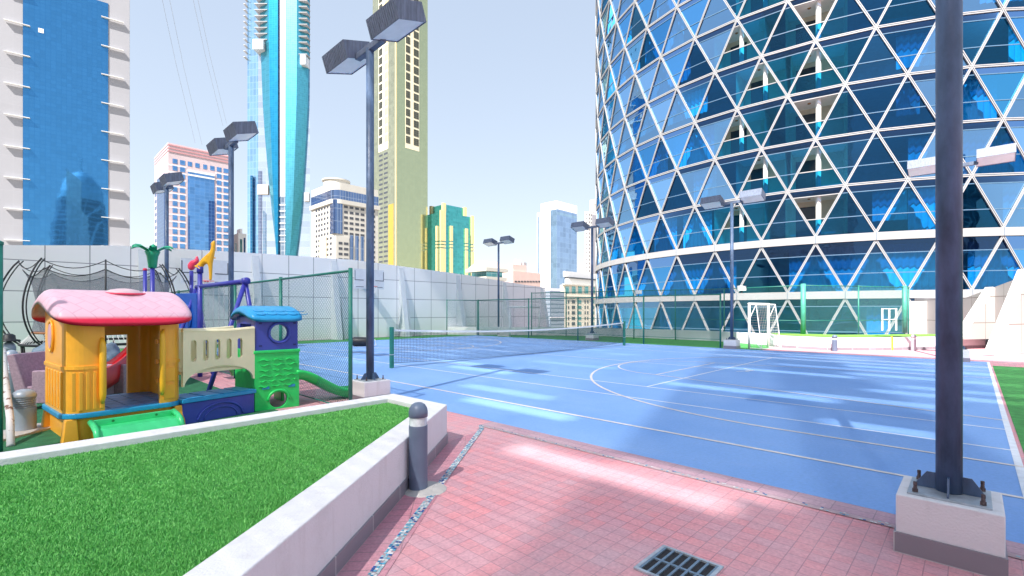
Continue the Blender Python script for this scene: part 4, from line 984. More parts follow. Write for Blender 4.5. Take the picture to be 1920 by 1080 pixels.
gl_sp = glass('navy spandrel glass', (.02, .12, .3, 1), (.2, .38, .7, 1), .15)
frame_w = M('white facade frame', (.35, .35, .36, 1), .45, var=.04, scale=1)
groove = M('grey groove', (.22, .27, .33, 1), .5)
mull = M('dark mullion', (.08, .16, .26, 1), .4)
RZ = {-3: -6.2, -2: -1.3, -1: 2.69, 0: 6.77}
for k in range(1, 12): RZ[k] = 7.05+3.62*k-.1
def nodept(r, k, rad=TR): g = TH0+TDT*k; return Vector((rad*math.cos(g), rad*math.sin(g), 0))
tw = thing('round_glass_tower', 'huge round blue glass tower wrapped in a white triangular lattice at the right', 'tower', (TCX, TCY, 0))
def off(r): return .5 if r % 2 else 0.0
KS = range(-11, 17)
tris = []   # (area weight, builder)
bars = MB(); grv = MB(); ringb = {}
top_of = {0: .275, -1: .27}
opens_up = {(4, -.5), (3, 0), (2, -.5), (1, 0), (0, -.5), (3, 1), (1, 1), (5, 0)}
opens_dn = {(4, 1), (2, 1), (0, 1)}
wins = []; bal = []
for r in range(-3, 10):
    za = RZ[r]+(top_of.get(r, 0)); zb = RZ[r+1]-(top_of.get(r+1, 0))
    oa, ob_ = off(r), off(r+1)
    for k in KS:
        lo0, lo1 = nodept(r, k+oa), nodept(r, k+1+oa); apk = k+oa+.5
        hi = nodept(r+1, apk); hi1 = nodept(r+1, apk+1)
        up = [(lo0, za), (lo1, za), (hi, zb)]; dn = [(hi, zb), (hi1, zb), (lo1, za)]
        wins.append((r, apk, 'up', up, za, zb)); wins.append((r, k+1+oa, 'dn', dn, za, zb))
        for p, q in ((lo0, hi), (lo1, hi)):
            a = Vector((p.x, p.y, za)); b = Vector((q.x, q.y, zb)); nr = ((a+b)/2); nr.z = 0; nr.normalize(); sd_ = (b-a).cross(nr).normalized()
            for s in (-1, 1): bars.bar(a+nr*.06+sd_*s*.05, b+nr*.05+sd_*s*.05, .052, .09, nr)
            grv.bar(a+nr*.02, b+nr*.02, .06, .08, nr)
def clip(poly, z, keep_above):
    out = []; n = len(poly)
    for i in range(n):
        a, b = poly[i], poly[(i+1) % n]; ia = (a.z >= z) == keep_above; ib = (b.z >= z) == keep_above
        if ia: out.append(a)
        if ia != ib and abs(a.z-b.z) > 1e-6: out.append(a+(b-a)*((z-a.z)/(b.z-a.z)))
    return out
rt = random.Random(21); panes = []
ml = MB()
for (r, ap, kind, tri, za, zb) in wins:
    P = [Vector((p.x, p.y, z)) for p, z in tri]
    c = sum(P, Vector())/3; wx, wy = c.x+TCX, c.y+TCY
    vis = 1/(math.hypot(wx, wy)**2+((c.z-1.5)**2))
    nrm = Vector((c.x, c.y, 0)).normalized(); toc = Vector((-wx, -wy, 0)).normalized(); vis *= max(0, nrm.dot(toc)); vis *= 1 if abs(wx/max(wy, .1)) < 1.12 else .05
    if nrm.dot(toc) < -.25: continue
    H = zb-za; zs1 = zb-.55; zs2 = za+(H-.55)*.42
    if r in (-1,): zs1 = zb-.9
    op = (r, ap) in (opens_up if kind == 'up' else opens_dn)
    mi = rt.choice([0, 0, 1, 2, 2, 2, 3]) if not (-.9 < ap < 2.6) else rt.choice([0, 1, 1, 1, 3, 3])
    if ap < -3: mi = rt.choice([0, 2, 2, 2])
    if r <= -1: mi = rt.choice([0, 1, 3]) if ap < 2 else 0
    cell = MB()
    for poly, m_, isop in ((clip(P, zs1, True), 4, False), (clip(clip(P, zs1, False), zs2, True), mi, op), (clip(P, zs2, False), mi if not op else 3, False)):
        if len(poly) < 3 or isop: continue
        j = Vector((rt.uniform(-.012, .012), rt.uniform(-.012, .012), 0))
        cell.add([p*.9995 for p in poly], [tuple(range(len(poly)))], m_)
    for z in (zs1, zs2):
        xs_ = [p for p in clip(P, z, True) if abs(p.z-z) < 1e-4]
        if len(xs_) >= 2: a, b = xs_[0], xs_[1]; (cell.bar(a+nrm*.01, b+nrm*.01, .05 if not op else .08, .06, (0, 0, 1), mi=5 if not op else 6))
    if op:
        for f_, m_ in zip(cell.f, cell.mi): pass
        low = MB(); lp = clip(P, zs2, False)
        if len(lp) > 2: low.add([p*.9995 for p in lp], [tuple(range(len(lp)))], 3); low.build('balcony_glass', gl_v+[gl_sp], tw, fix=False)
        upc = clip(P, zs1, True)
        if len(upc) > 2: MB().add([p*.9995 for p in upc], [tuple(range(len(upc)))]).build('window', gl_sp, tw, fix=False)
        for z in (zs1, zs2):
            xs_ = [p for p in clip(P, z, True) if abs(p.z-z) < 1e-4]
            if len(xs_) >= 2: MB().bar(xs_[0]+nrm*.01, xs_[1]+nrm*.01, .08, .06, (0, 0, 1)).build('balcony_rail', frame_w, tw, fix=False)
    else: panes.append((vis, cell))
    if op: bal.append((r, ap, zs1, zs2, za))
panes.sort(key=lambda t: -t[0])
pm_ = gl_v+[gl_sp, mull, frame_w]
for v_, cell in panes[:85]: cell.build('window', pm_, tw, fix=False)
restm = MB()
for v_, cell in panes[85:]:
    o0 = len(restm.v); restm.v += cell.v; restm.f += [tuple(i+o0 for i in f) for f in cell.f]; restm.mi += cell.mi
o = restm.build('window', pm_, tw, fix=False); struct(o, 'stuff')
bars.build('lattice_frame', frame_w, tw, fix=False); grv.build('lattice_groove', groove, tw, fix=False)
def arcband(z0, z1, r0, r1, k0=-11, k1=17, m=1, curved=True):
    mb = MB(); ks = [k0+i*.5 for i in range(int((k1-k0)*2)+1)]
    for a, b in zip(ks, ks[1:]):
        p, q = nodept(0, a, 1), nodept(0, b, 1)
        vs = [(p.x*r0, p.y*r0, z0), (q.x*r0, q.y*r0, z0), (q.x*r1, q.y*r1, z0), (p.x*r1, p.y*r1, z0), (p.x*r0, p.y*r0, z1), (q.x*r0, q.y*r0, z1), (q.x*r1, q.y*r1, z1), (p.x*r1, p.y*r1, z1)]
        mb.add(vs, [(0,3,2,1),(4,5,6,7),(0,1,5,4),(2,3,7,6)])
    return mb
for r in range(-2, 11):
    if r in (0, -1):
        bm_ = arcband(RZ[r]-.275, RZ[r]+.275, TR-.35, TR+.16)
        b_ = bm_.build('ring_band', frame_w, tw, fix=False)
        jm = MB()
        for k in KS: p = nodept(r, k+off(r), TR+.165); jm.box((p.x-.02, p.y-.02, RZ[r]-.27), (p.x+.02, p.y+.02, RZ[r]+.27))
        jm.build('band_joint', groove, b_)
    else:
        mb = MB(); g2 = MB()
        for k in KS:
            a = nodept(r, k+off(r)); b = nodept(r, k+1+off(r)); a.z = b.z = RZ[r]; nr = (a+b).normalized(); nr.z = 0
            for s in (-1, 1): mb.bar(a+nr*.05+Vector((0, 0, s*.058)), b+nr*.05+Vector((0, 0, s*.058)), .09, .062, (0, 0, 1))
            g2.bar(a+nr*.02, b+nr*.02, .08, .06, (0, 0, 1))
        rb = mb.build('ring_bar', frame_w, tw, fix=False); g2.build('bar_groove', groove, rb, fix=False)
    arcband(RZ[r]-.16, RZ[r]+.1, TR-6, TR-.4).build('floor_slab', M('slab paint', (.5, .52, .52, 1), .8), tw, fix=False)
arcband(-14, 44, TR-6.2, TR-6, m=1).build('core_wall', M('dim interior wall', (.32, .5, .6, 1), .8, var=.5, scale=.35), tw, fix=False)
# curtains hanging behind the glass
cur_ms = [M('white curtain', (.78, .8, .8, 1), .9, var=.05), M('pale blue curtain', (.45, .6, .7, 1), .9, var=.08), M('blue curtain', (.15, .35, .5, 1), .9, var=.1)]
for r in range(-2, 8):
    za, zb = RZ[r]+.12, RZ[r+1]-.5
    k = -7.0
    while k < 9:
        wd = rt.choice([.4, .6, .8, 1.2]); p_ = .78 if not (-1 < k < 2) else .45
        if r in (-2, -1) and k > 1.0: p_ = .95
        if any((r == b_[0] and k-.2 < b_[1]+.6 and k+wd > b_[1]-.6) for b_ in bal): p_ = 0
        if rt.random() < p_:
            mb = MB(); N = max(8, int(wd*36)); vs = []; n_ = N+1; ztop = zb; zbot = za if rt.random() < .7 else za+rt.uniform(.3, 1.2)
            for i in range(n_):
                kk = k+wd*i/N; rr = TR-.85-.07*math.sin(i*1.57)-rt.uniform(0, .03); p = nodept(0, kk, rr); vs.append((p.x, p.y, zbot)); vs.append((p.x, p.y, ztop))
            mb.add(vs, [(2*i, 2*i+2, 2*i+3, 2*i+1) for i in range(N)])
            mb.build('curtain', cur_ms[rt.choice([0, 0, 1, 1, 2])], tw, fix=False)
        k += wd+rt.choice([0, 0, .2, .5])
# open balconies
for (r, ap, z1, z0, za) in bal:
    g0, g1 = ap-.55, ap+.55; mb = MB(); n = 6
    ks = [g0+(g1-g0)*i/n for i in range(n+1)]
    for a, b in zip(ks, ks[1:]):
        q = [nodept(0, a, TR-.15), nodept(0, b, TR-.15), nodept(0, b, TR-2.2), nodept(0, a, TR-2.2)]
        mb.quad(*[(p.x, p.y, z1+.05) for p in q]); mb.quad((q[3].x, q[3].y, za), (q[2].x, q[2].y, za), (q[2].x, q[2].y, z1+.05), (q[3].x, q[3].y, z1+.05), mi=1)
    for a in (g0, g1):
        p, q = nodept(0, a, TR-.2), nodept(0, a, TR-2.2); mb.quad((p.x, p.y, za), (q.x, q.y, za), (q.x, q.y, z1+.05), (p.x, p.y, z1+.05), mi=1)
    p = nodept(0, ap+.05, TR-.45); mb.box((p.x-.12, p.y-.12, za), (p.x+.12, p.y+.12, z1+.045), 0)
    b_ = mb.build('balcony', [soffit, beige], tw, fix=False)
    a, b = nodept(0, ap-.4, TR-2.17), nodept(0, ap+.0, TR-2.17); d = MB(); d.quad((a.x, a.y, za), (b.x, b.y, za), (b.x, b.y, z1-.35), (a.x, a.y, z1-.35)); d.build('balcony_door', M('dark door glass', (.03, .05, .07, 1), .15), b_, fix=False)
    p = nodept(0, ap-.12, TR-1.0); MB().lathe([(.12, 0), (.1, -.05), (.05, -.07)], 12, c=(p.x, p.y, z1+.045)).build('ceiling_lamp', M('bronze', (.3, .16, .06, 1), .4, .5), b_)

# ---------------- white annex at the right ----------------
pan_w = facade_mat('white panels', (.52, .5, .49, 1), (.2, .17, .15, 1), 1.5, 1.05, .014, rough=.5, var=.02)
ax = thing('white_annex', 'white panelled building wing with sloping roofline and leaning struts at the far right edge', 'building', (20.5, 22, 0))
def vwall(p, q, zt0, zt1, th=.3, z0=0, m=pan_w, nm='wall', par=None, o=(20.5, 22)):
    p = Vector(p)-Vector(o); q = Vector(q)-Vector(o); t = (q-p).normalized(); a = Vector((-t.y, t.x, 0))*th
    return MB().slab([(p.x, p.y, z0), (q.x, q.y, z0), (q.x, q.y, zt1), (p.x, p.y, zt0)], a).build(nm, m, par)
def axf(a, b, name='wall', zs=None, th=.3):
    d = Vector(b)-Vector(a); T = Matrix.Translation((a[0]-20.5, a[1]-22, 0)) @ Matrix.Rotation(math.atan2(d.y, d.x), 4, 'Z')
    return T, d.length
T, L = axf((20.5, 22), (18.15, 15.8))
mb = MB(); x0, x1 = 3.6, 4.5     # recess between
zt = lambda x: 2.0+x*.17
for a, b, zl, zh in ((0, x0, 0, None), (x0, x1, 1.95, None), (x1, L, 0, None)):
    mb.slab([(a, 0, zl), (b, 0, zl), (b, 0, zt(b)), (a, 0, zt(a))], (0, .3, 0))
o = mb.xf(T).build('wall', pan_w, ax)
MB().box((x0-.1, .3, 0), (x1+.1, .34, 2.2)).xf(T).build('recess', M('tan recess plaster', (.5, .38, .26, 1), .8), ax)
MB().box((x0+.55, .27, 0), (x1-.05, .3, 1.9)).xf(T).build('door', M('grey door', (.3, .3, .32, 1), .5), ax)
for (wx_, wy_, wz), (gx, gy, gz) in (((19.45, 19.25, 2.45), (17.65, 18.75, .4)), ((18.75, 17.3, 3.0), (16.25, 16.05, 0))):
    a = Vector((wx_-20.5, wy_-22, wz)); b = Vector((gx-20.5, gy-22, gz)); c = Vector((wx_-20.5, wy_-22, gz)); nn = (b-c).cross(Vector((0, 0, 1))).normalized()*.35
    MB().slab([a, b, c], nn).build('buttress', pan_w, ax)
    MB().bar(a+nn*.5, b+nn*.5, .12, .28, nn).build('strut', M('strut white', (.6,.6,.59,1), .5), ax)
T, L = axf((22.3, 26.5), (20.6, 22.05))
MB().slab([(0, 0, 0), (L, 0, 0), (L, 0, 2.1), (0, 0, 2.25)], (0, .3, 0)).xf(T).build('wall', pan_w, ax)
T, L = axf((20.9, 25.2), (22.3, 25.0))
MB().slab([(0, 0, 0), (L, 0, 0), (L, 0, 2.05), (0, 0, 2.05)], (0, .3, 0)).xf(T).build('wall', pan_w, ax)
t = thing('white_gate', 'small white metal railing gate on the planter behind the mint mesh fence', 'gate', (17.6, 24.2, .52), R(10))
for x in (1.33, 1.75, 2.17): MB().box((x-.03, -.03, 0), (x+.03, .03, 1.15)).build('post', white_pl, t)
for z in (.6, 1.15): MB().box((1.3, -.015, z-.05), (2.2, .015, z-.01)).build('rail', white_pl, t)

# ---------------- city buildings ----------------
G = -14.0
class Bl:
    def __init__(s, name, label, c, Y, l, r, yt, cat='building'):
        s.C = Vector((xat(c, Y), Y)); s.Y = Y; s.t = thing(name, label, cat, (s.C.x, Y, G), A); s.W = s.fx(r); s.D = s.fy(l); s.H = zat(yt, Y)-G; s.wins = []
    def fx(s, px): q = (px-960)/F; return (q*s.C.y-s.C.x)/(CA-q*SA)
    def fy(s, px): q = (px-960)/F; return (s.C.x-q*s.C.y)/(SA+q*CA)
    def zc(s, py): return zat(py, s.Y)-G
    def zr(s, py, x): return zat(py, s.Y+x*SA)-G
    def zl(s, py, y): return zat(py, s.Y+y*CA)-G
    def body(s, m, name='wall'):
        return MB().box((0, 0, 0), (s.W, s.D, s.H)).build(name, m, s.t)
    def R_(s, x0, x1, z0, z1, m, name='window', d=.06, e=.3): s.wins.append(((x1-x0)*(z1-z0)*.7, name, m, (x0, -d, z0), (x1, e, z1)))
    def L_(s, y0, y1, z0, z1, m, name='window', d=.06, e=.3): s.wins.append(((y1-y0)*(z1-z0)*.45, name, m, (-d, y0, z0), (e, y1, z1)))
    def flush(s, lim=96):
        from collections import defaultdict
        by = defaultdict(list)
        for w_ in s.wins: by[w_[1]].append(w_)
        for nm, L in by.items():
            L.sort(key=lambda t: -t[0])
            for a in L[:lim]: MB().box(a[3], a[4]).build(nm, a[2], s.t, fix=False)
            rest = defaultdict(list)
            for a in L[lim:]: rest[a[2].name].append(a)
            for mn, LL in rest.items():
                mb = MB(); [mb.box(a[3], a[4]) for a in LL]; o = mb.build(nm, LL[0][2], s.t, fix=False); struct(o, 'stuff')
def mglass(name, c, lcol, bw, bh, mo=.05, rough=.08, wob=.05, var=.12): return facade_mat(name, c, lcol, bw, bh, mo, metal=.85, rough=rough, var=var, wob=wob)
# 1 left tower with big blue glass front
t1 = thing('white_fin_tower', 'white tower with a huge blue glass front and small fins at the far left', 'building', (xat(243, 120), 120, G), R(38.5))
c38, s38 = math.cos(R(38.5)), math.sin(R(38.5)); C1 = Vector((xat(243, 120), 120))
def f1(px): q = (px-960)/F; return (q*C1.y-C1.x)/(c38-q*s38)
def z1(py, x): return zat(py, C1.y+x*s38)-G
xl, gl0, gr0 = f1(-30), f1(43), f1(203)
tg = mglass('mirror blue curtain wall', (.065, .26, .52, 1), (.045, .21, .45, 1), .9, .9, .035, .03, .012, .05)
whp = facade_mat('white cladding', (.33, .33, .36, 1), (.36, .36, .4, 1), 3.4, 3.87, .02, rough=.5, var=.02)
MB().box((xl, 0, 0), (0, 22, 125)).build('wall', whp, t1)
ztop = z1(7, gr0)
MB().box((gl0, -.12, 0), (gr0, .1, ztop)).build('glass_front', tg, t1)
pitch = 53*(C1.y+f1(210)*s38)/F
for k in range(12):
    zz = z1(33, f1(191))-k*pitch
    if zz < 8: break
    for a, b in ((f1(190), f1(232)), (f1(8), f1(57))): MB().box((a, -.75, zz), (b, -.13, zz+.10)).build('fin', white_pl, t1)
a = f1(77); MB().box((a-.45, -.2, z1(62, a)), (a+.45, -.121, z1(54, a))).build('open_vent', white_pl, t1)
# 2 pink and blue striped block
b = Bl('pink_striped_block', 'pink and white striped office block with a tall blue glass panel', 315, 170, 290, 432, 267)
stripe = facade_mat('pink stone bands', (.62, .42, .44, 1), (.68, .62, .66, 1), 60, 4.05/1.0, .55, rough=.6, var=.03)
b.body(M('pink stone', (.62, .5, .53, 1), .6, var=.05, scale=.2))
bg_ = mglass('blue office glass', (.16, .38, .72, 1), (.25, .45, .75, 1), 1.6, 1.3, .05, .1)
bgd = mglass('dark blue office glass', (.05, .13, .35, 1), (.2, .35, .6, 1), 1.2, 1.3, .05, .1)
rowh = 13.3*170/F
wcols = [(303, 318), (332, 0)]
cols2 = [(f_-0, g_-0) for f_, g_ in ((323.5, 332.5), (337.5, 347))]; cols3 = [(406.5, 415), (419, 428)]; mid = [(352, 360), (366, 374), (381, 388), (394, 402)]
bandm = M('pale stone band', (.72, .68, .72, 1), .6, var=.03)
top = b.H-5.3
for i in range(22):
    zz = top-i*rowh-1.75
    if zz < 5: break
    for (p, q) in cols2+cols3+(mid if i == 0 else []): b.R_(b.fx(p), b.fx(q), zz-.0, zz+1.65, bg_)
    b.R_(.02, b.fx(350), zz-1.1, zz-.45, bandm, 'stone_band', .04); b.R_(b.fx(404), b.W, zz-1.1, zz-.45, bandm, 'stone_band', .04)
b.R_(b.fx(352), b.fx(402), 0, top-1.0*rowh-1, bg_, 'glass_panel', .12)
b.R_(b.fx(391), b.fx(402.5), 0, b.zc(365), bgd, 'glass_panel', .16); b.R_(b.fx(352), b.fx(355.5), 0, b.zc(400), bgd, 'glass_panel', .16)
for zz in (top-1.0*rowh-1.3, top-1.0*rowh-2.7): b.R_(b.fx(352), b.fx(402.5), zz, zz+.6, white_pl, 'stone_band', .3)
for k in range(3): b.R_(.0, b.W, b.H-.9-k*1.1, b.H-.5-k*1.1, M('rose cornice', (.6, .3, .32, 1), .6), 'cornice', .18); b.L_(.0, b.D, b.H-.9-k*1.1, b.H-.5-k*1.1, M('rose cornice side', (.55, .35, .4, 1), .6), 'cornice', .18)
b.L_(b.D*.25, b.D*.8, 0, b.zc(318), bgd, 'glass_panel', .12)
for i in range(14): b.L_(b.D*.05, b.D*.2, top-i*rowh-8, top-i*rowh-6.6, bgd); b.L_(b.D*.85, b.D*.97, top-i*rowh-8, top-i*rowh-6.6, bgd)
b.flush()
MB().box((3, 3, b.H), (b.W-3, b.D-3, b.H+.8)).build('roof', bandm, b.t)
# small white houses between
b = Bl('white_apartment', 'small white apartment block low between the striped block and the blue curved tower', 447, 190, 437, 462, 437)
b.body(M('white render far', (.72, .72, .7, 1), .7)); tealg = mglass('teal window glass', (.15, .4, .42, 1), (.5, .6, .6, 1), 2, 2)
b.R_(b.fx(450), b.fx(454), 0, b.zc(448), tealg); b.R_(b.fx(457), b.fx(460), 0, b.zc(445), bgd); b.L_(b.D*.3, b.D*.6, 0, b.zc(455), tealg); b.flush()
MB().box((1, 1, b.H), (b.W*.6, b.D*.8, b.H+2)).build('roof', white_pl, b.t)
# 3 tall blue tower with swooping glass blades
Y3 = 260.; t3 = thing('curved_blade_tower', 'very tall blue tower with two tapering glass blades and a pale central strip', 'building', (xat(520, Y3), Y3, G))
X3 = lambda px: xat(px, Y3)-xat(520, Y3); Z3 = lambda py: zat(py, Y3)-G
g3a = mglass('pale blue curtain wall', (.36, .62, .85, 1), (.5, .72, .9, 1), 1.6, 3.6, .12, .06, .02)
g3b = mglass('deep cyan blade glass', (.02, .27, .49, 1), (.04, .32, .55, 1), 1.3, 1.2, .06, .35, .03, .08)
g3c = mglass('cyan blade glass', (.09, .40, .53, 1), (.12, .45, .58, 1), 1.3, 1.2, .06, .35, .03, .08)
g3w = mglass('silver mirror cladding', (.66, .74, .84, 1), (.72, .78, .86, 1), 6, 3.6, .1, .12, .02)
MB().prism([(X3(484), 0), (X3(581), 0), (X3(581)-17, 30), (X3(484)-6, 30)], 0, 240).build('wall', g3w, t3)
MB().slab([(X3(461), 1.5, 0), (X3(483.8), .3, 0), (X3(483.8), .3, 240), (X3(461), 1.5, 240)], (0, 27, 0)).build('side_glass', g3a, t3)
MB().slab([(X3(470), -.5, 0), (X3(474.5), -.8, 0), (X3(474.5), -.8, Z3(330)), (X3(470), -.5, Z3(330))], (0, 1, 0)).build('dark_strip', mglass('dark blue strip glass', (.03, .22, .42, 1), (.2, .4, .6, 1), 1, 1.8, .1), t3)
MB().slab([(X3(485), -.4, 0), (X3(491), -.4, 0), (X3(491), -.4, Z3(321)), (X3(485), -.4, Z3(321))], (0, .39, 0)).build('dark_strip', mglass('slate strip glass', (.2, .25, .38, 1), (.5, .5, .6, 1), 1, 1.8, .1), t3)
MB().slab([(X3(494), -.4, 0), (X3(499), -.4, 0), (X3(499), -.4, Z3(400)), (X3(494), -.4, Z3(395))], (0, .39, 0)).build('dark_strip', mglass('grey strip glass', (.25, .4, .55, 1), (.5, .5, .6, 1), 1, 1.8, .1), t3)
for p0, p1, y0, y1 in ((484, 504, 347, 365), (571.5, 580.5, 362, 378)): MB().box((X3(p0), -.9, Z3(y1)), (X3(p1), -.41, Z3(y0))).build('ledge_panel', M('tan cladding', (.6, .55, .5, 1), .6), t3)
LB = [(-60, 490), (60, 490), (100, 491), (200, 495), (260, 499), (300, 502.5), (350, 507), (400, 512), (450, 517.5), (480, 521), (600, 528)]
RB = [(-60, 580), (60, 580), (100, 580), (200, 578.5), (260, 575.5), (300, 573), (350, 570), (400, 566), (450, 560.5), (480, 556.5), (600, 545.5)]
def blade(B, inner, mat, mat2, split):
    vs = []; fs = []; mis = []
    for py, px in B:
        z = max(0, Z3(py)); m = inner+(px-inner)*split
        for xx, yy in ((X3(px), -1.2), (X3(m), -4.5), (X3(inner), -5.2), (X3(inner), 0), (X3(px), 0)): vs.append((xx, yy, z))
    n = 5
    for i in range(len(B)-1):
        for k in range(n): j = (k+1) % n; fs.append((i*n+k, i*n+j, (i+1)*n+j, (i+1)*n+k)); mis.append(0 if k == 0 else 1)
    fs.append(tuple(range(n))); mis.append(0); fs.append(tuple((len(B)-1)*n+k for k in range(n))); mis.append(0)
    m = MB(); m.v = vs; m.f = fs; m.mi = mis; return m.build('glass_blade', [mat, mat2], t3)
blade(LB, 529.5, g3c, g3b, .45); blade(RB, 543.5, g3c, g3c, .55)
MB().box((X3(529.7), -3.9, Z3(372)), (X3(543.3), -.05, 240)).build('central_strip', facade_mat('pale lilac spandrels', (.46, .47, .56, 1), (.45, .5, .6, 1), 9, 3.6, .25, rough=.4, metal=.3), t3)
MB().box((X3(529.7), -3.6, 0), (X3(543.3), -.05, Z3(372)-.02)).build('central_strip', mglass('grey blue strip glass', (.3, .38, .48, 1), (.7, .72, .75, 1), 2, 3.2, .2), t3)
for k in range(7): MB().box((X3(529.9), -4.1, Z3(388+k*11.3)), (X3(543.1), -3.61, Z3(388+k*11.3)+.5)).build('louvre_ledge', white_pl, t3)
slab_m = M('copper grey slab', (.42, .42, .44, 1), .5)
for k in range(17):
    py = 82-k*11.0
    MB().box((X3(484), -4.2, Z3(py)), (X3(508), -.0, Z3(py)+.22)).build('balcony_slab', slab_m, t3) if py > -60 else None
    MB().box((X3(567), -4.6, Z3(py+28)), (X3(582.3), -.0, Z3(py+28)+.22)).build('balcony_slab', slab_m, t3) if py > -60 else None
    MB().box((X3(457.5), -.8, Z3(py+26)), (X3(461.5), 6, Z3(py+26)+.22)).build('balcony_slab', slab_m, t3) if py > -60 else None
for p0, p1, y0, y1 in ((484, 503, 84, 102), (571, 580.4, 113, 130)): MB().box((X3(p0), -5.5, Z3(y1)), (X3(p1), -.02, Z3(y0))).build('white_box', facade_mat('white grid box', (.75, .78, .82, 1), (.5, .6, .7, 1), 1.4, 1.8, .1), t3)
# 4 cream hotel
b = Bl('cream_hotel', 'cream hotel block with a round drum roof and rows of small dark windows', 627, 150, 584, 709, 340)
crm = M('cream render', (.50, .48, .44, 1), .7, var=.05, scale=.4); dkw = M('dark window', (.06, .065, .08, 1), .25); blw = mglass('slate blue band glass', (.16, .24, .42, 1), (.45, .5, .6, 1), .9, 4, .08)
mb = MB(); rr = 2.2; base = [(rr, 0)]+[(b.W, 0), (b.W, b.D), (0, b.D), (0, rr)]+[(rr-rr*math.cos(R(a_)), rr-rr*math.sin(R(a_))) for a_ in range(10, 90, 10)]
mb.prism(base, 0, b.H); mb.build('wall', crm, b.t)
off_ = -.1
bs = inset(base, off_); MB().prism(bs, b.zc(372), b.zc(354)).build('glass_band', blw, b.t)
bs2 = inset(base, -.5); MB().prism(bs2, b.zc(380), b.zc(372)-.02).build('cornice', crm, b.t); 
dz = 10.15*150/F
for i in range(20):
    z0 = b.zc(386.5)-i*dz
    if z0 < 3: break
    for (p, q) in ((636, 642), (645, 652), (655.5, 662.5), (666, 673), (676, 683), (687, 693), (697, 703)):
        if i > 6 and 650 < p < 684: continue
        b.R_(b.fx(p), b.fx(q), z0, z0+.78, dkw)
    for (p, q) in ((592, 595), (597, 600), (602, 605), (607.5, 610.5), (613, 616), (618.5, 622)):
        b.L_(b.fy(q), b.fy(p), z0, z0+.78, dkw)
for (p, q) in ((656, 662), (666, 672), (676, 682)): b.R_(b.fx(p), b.fx(q), 0, b.zc(437), blw, 'glass_strip', .1)
MB().box((.25, -.15, b.zc(437)), (2.6, .3, b.zc(373))).box((-.15, .25, b.zc(437)), (.3, 2.6, b.zc(373))).build('glass_strip', blw, b.t)
MB().tube([(0, 0, b.zc(434)), (0, 0, b.zc(375))], .01, 3).build('strip_joint', dkw, b.t)
b.R_(.2, b.fx(653), 0, b.zc(440)-.3, crm, 'lower_block', .7); 
for (p, q) in ((603, 604), (606, 607.5)): pass
b.L_(b.fy(613), b.fy(602), 0, b.zc(440), beige, 'pilaster', .5)
for i in range(8):
    z0 = b.zc(386.5)-(i+7)*dz
    for (p, q) in ((633, 640), (643, 651)): MB().box((b.fx(p), -.76, z0), (b.fx(q), -.69, z0+.78)).build('window', dkw, b.t)
b.flush(80)
dc = (b.fx(652)*.9, b.D*.42); MB().lathe([(b.W*.26, -1), (b.W*.26, 1.7), (b.W*.29, 1.8), (b.W*.29, 2.2), (b.W*.26, 2.3)], 40, c=(dc[0], dc[1], b.H)).build('roof_drum', crm, b.t)
# 5 gold tower
b = Bl('gold_tower', 'very tall pale gold and green glass tower behind the tall twin lamp post', 743, 220, 699, 802, -120)
ggr = mglass('green gold glass', (.55, .58, .34, 1), (.47, .51, .32, 1), 1.5, 1.6, .07, .14, .03, .04); gyl = mglass('pale gold glass', (.60, .58, .38, 1), (.5, .5, .34, 1), 1.5, 1.6, .07, .16, .03)
MB().box((0, .05, 0), (b.W, b.D, b.H)).build('wall', ggr, b.t); MB().box((-.05, 0, 0), (-.001, b.D, b.H)).build('side_wall', gyl, b.t)
goldm = M('gold cladding', (.62, .52, .28, 1), .45, .2, var=.08); bron = mglass('bronze window glass', (.14, .13, .09, 1), (.3, .28, .2, 1), 1, 1, .08)
gcr = M('cream mullion', (.75, .68, .5, 1), .5)
dz = 17.3*220/F
b.R_(b.fx(760), b.fx(786), b.zc(272), b.zc(-60), gcr, 'window_column', .05); b.L_(b.fy(728), b.fy(710), b.zc(272), b.zc(-60), gcr, 'window_column', .1)
for i in range(19):
    z0 = b.zr(272, b.fx(772))-.2+i*dz+.6; zz = b.zr(272, b.fx(772))+i*dz
    for p, q in ((761, 769), (775.5, 785)): b.R_(b.fx(p), b.fx(q), zz+.3, zz+dz-.6, bron, 'window', .12)
    zz = b.zl(270, b.fy(718))+i*dz
    for p, q in ((711, 717.5), (721, 727.5)): b.L_(b.fy(q), b.fy(p), zz+.3, zz+dz-.6, bron if p < 720 else goldm, 'window', .16)
for i in range(24):
    zz = b.zl(292+i*9.1, b.fy(718)) 
    if zz < 4: break
    for p, q in ((711, 717.5), (720, 727)): b.L_(b.fy(q), b.fy(p), zz, zz+.9, dkw, 'window', .1)
b.L_(.0, b.fy(741), 0, b.zc(-100), goldm, 'gold_edge', .12); b.L_(b.fy(738), b.fy(728.5), 0, b.zc(380), M('bright gold panel', (.75, .5, .1, 1), .3, .6), 'gold_panel', .1)
b.flush(98)
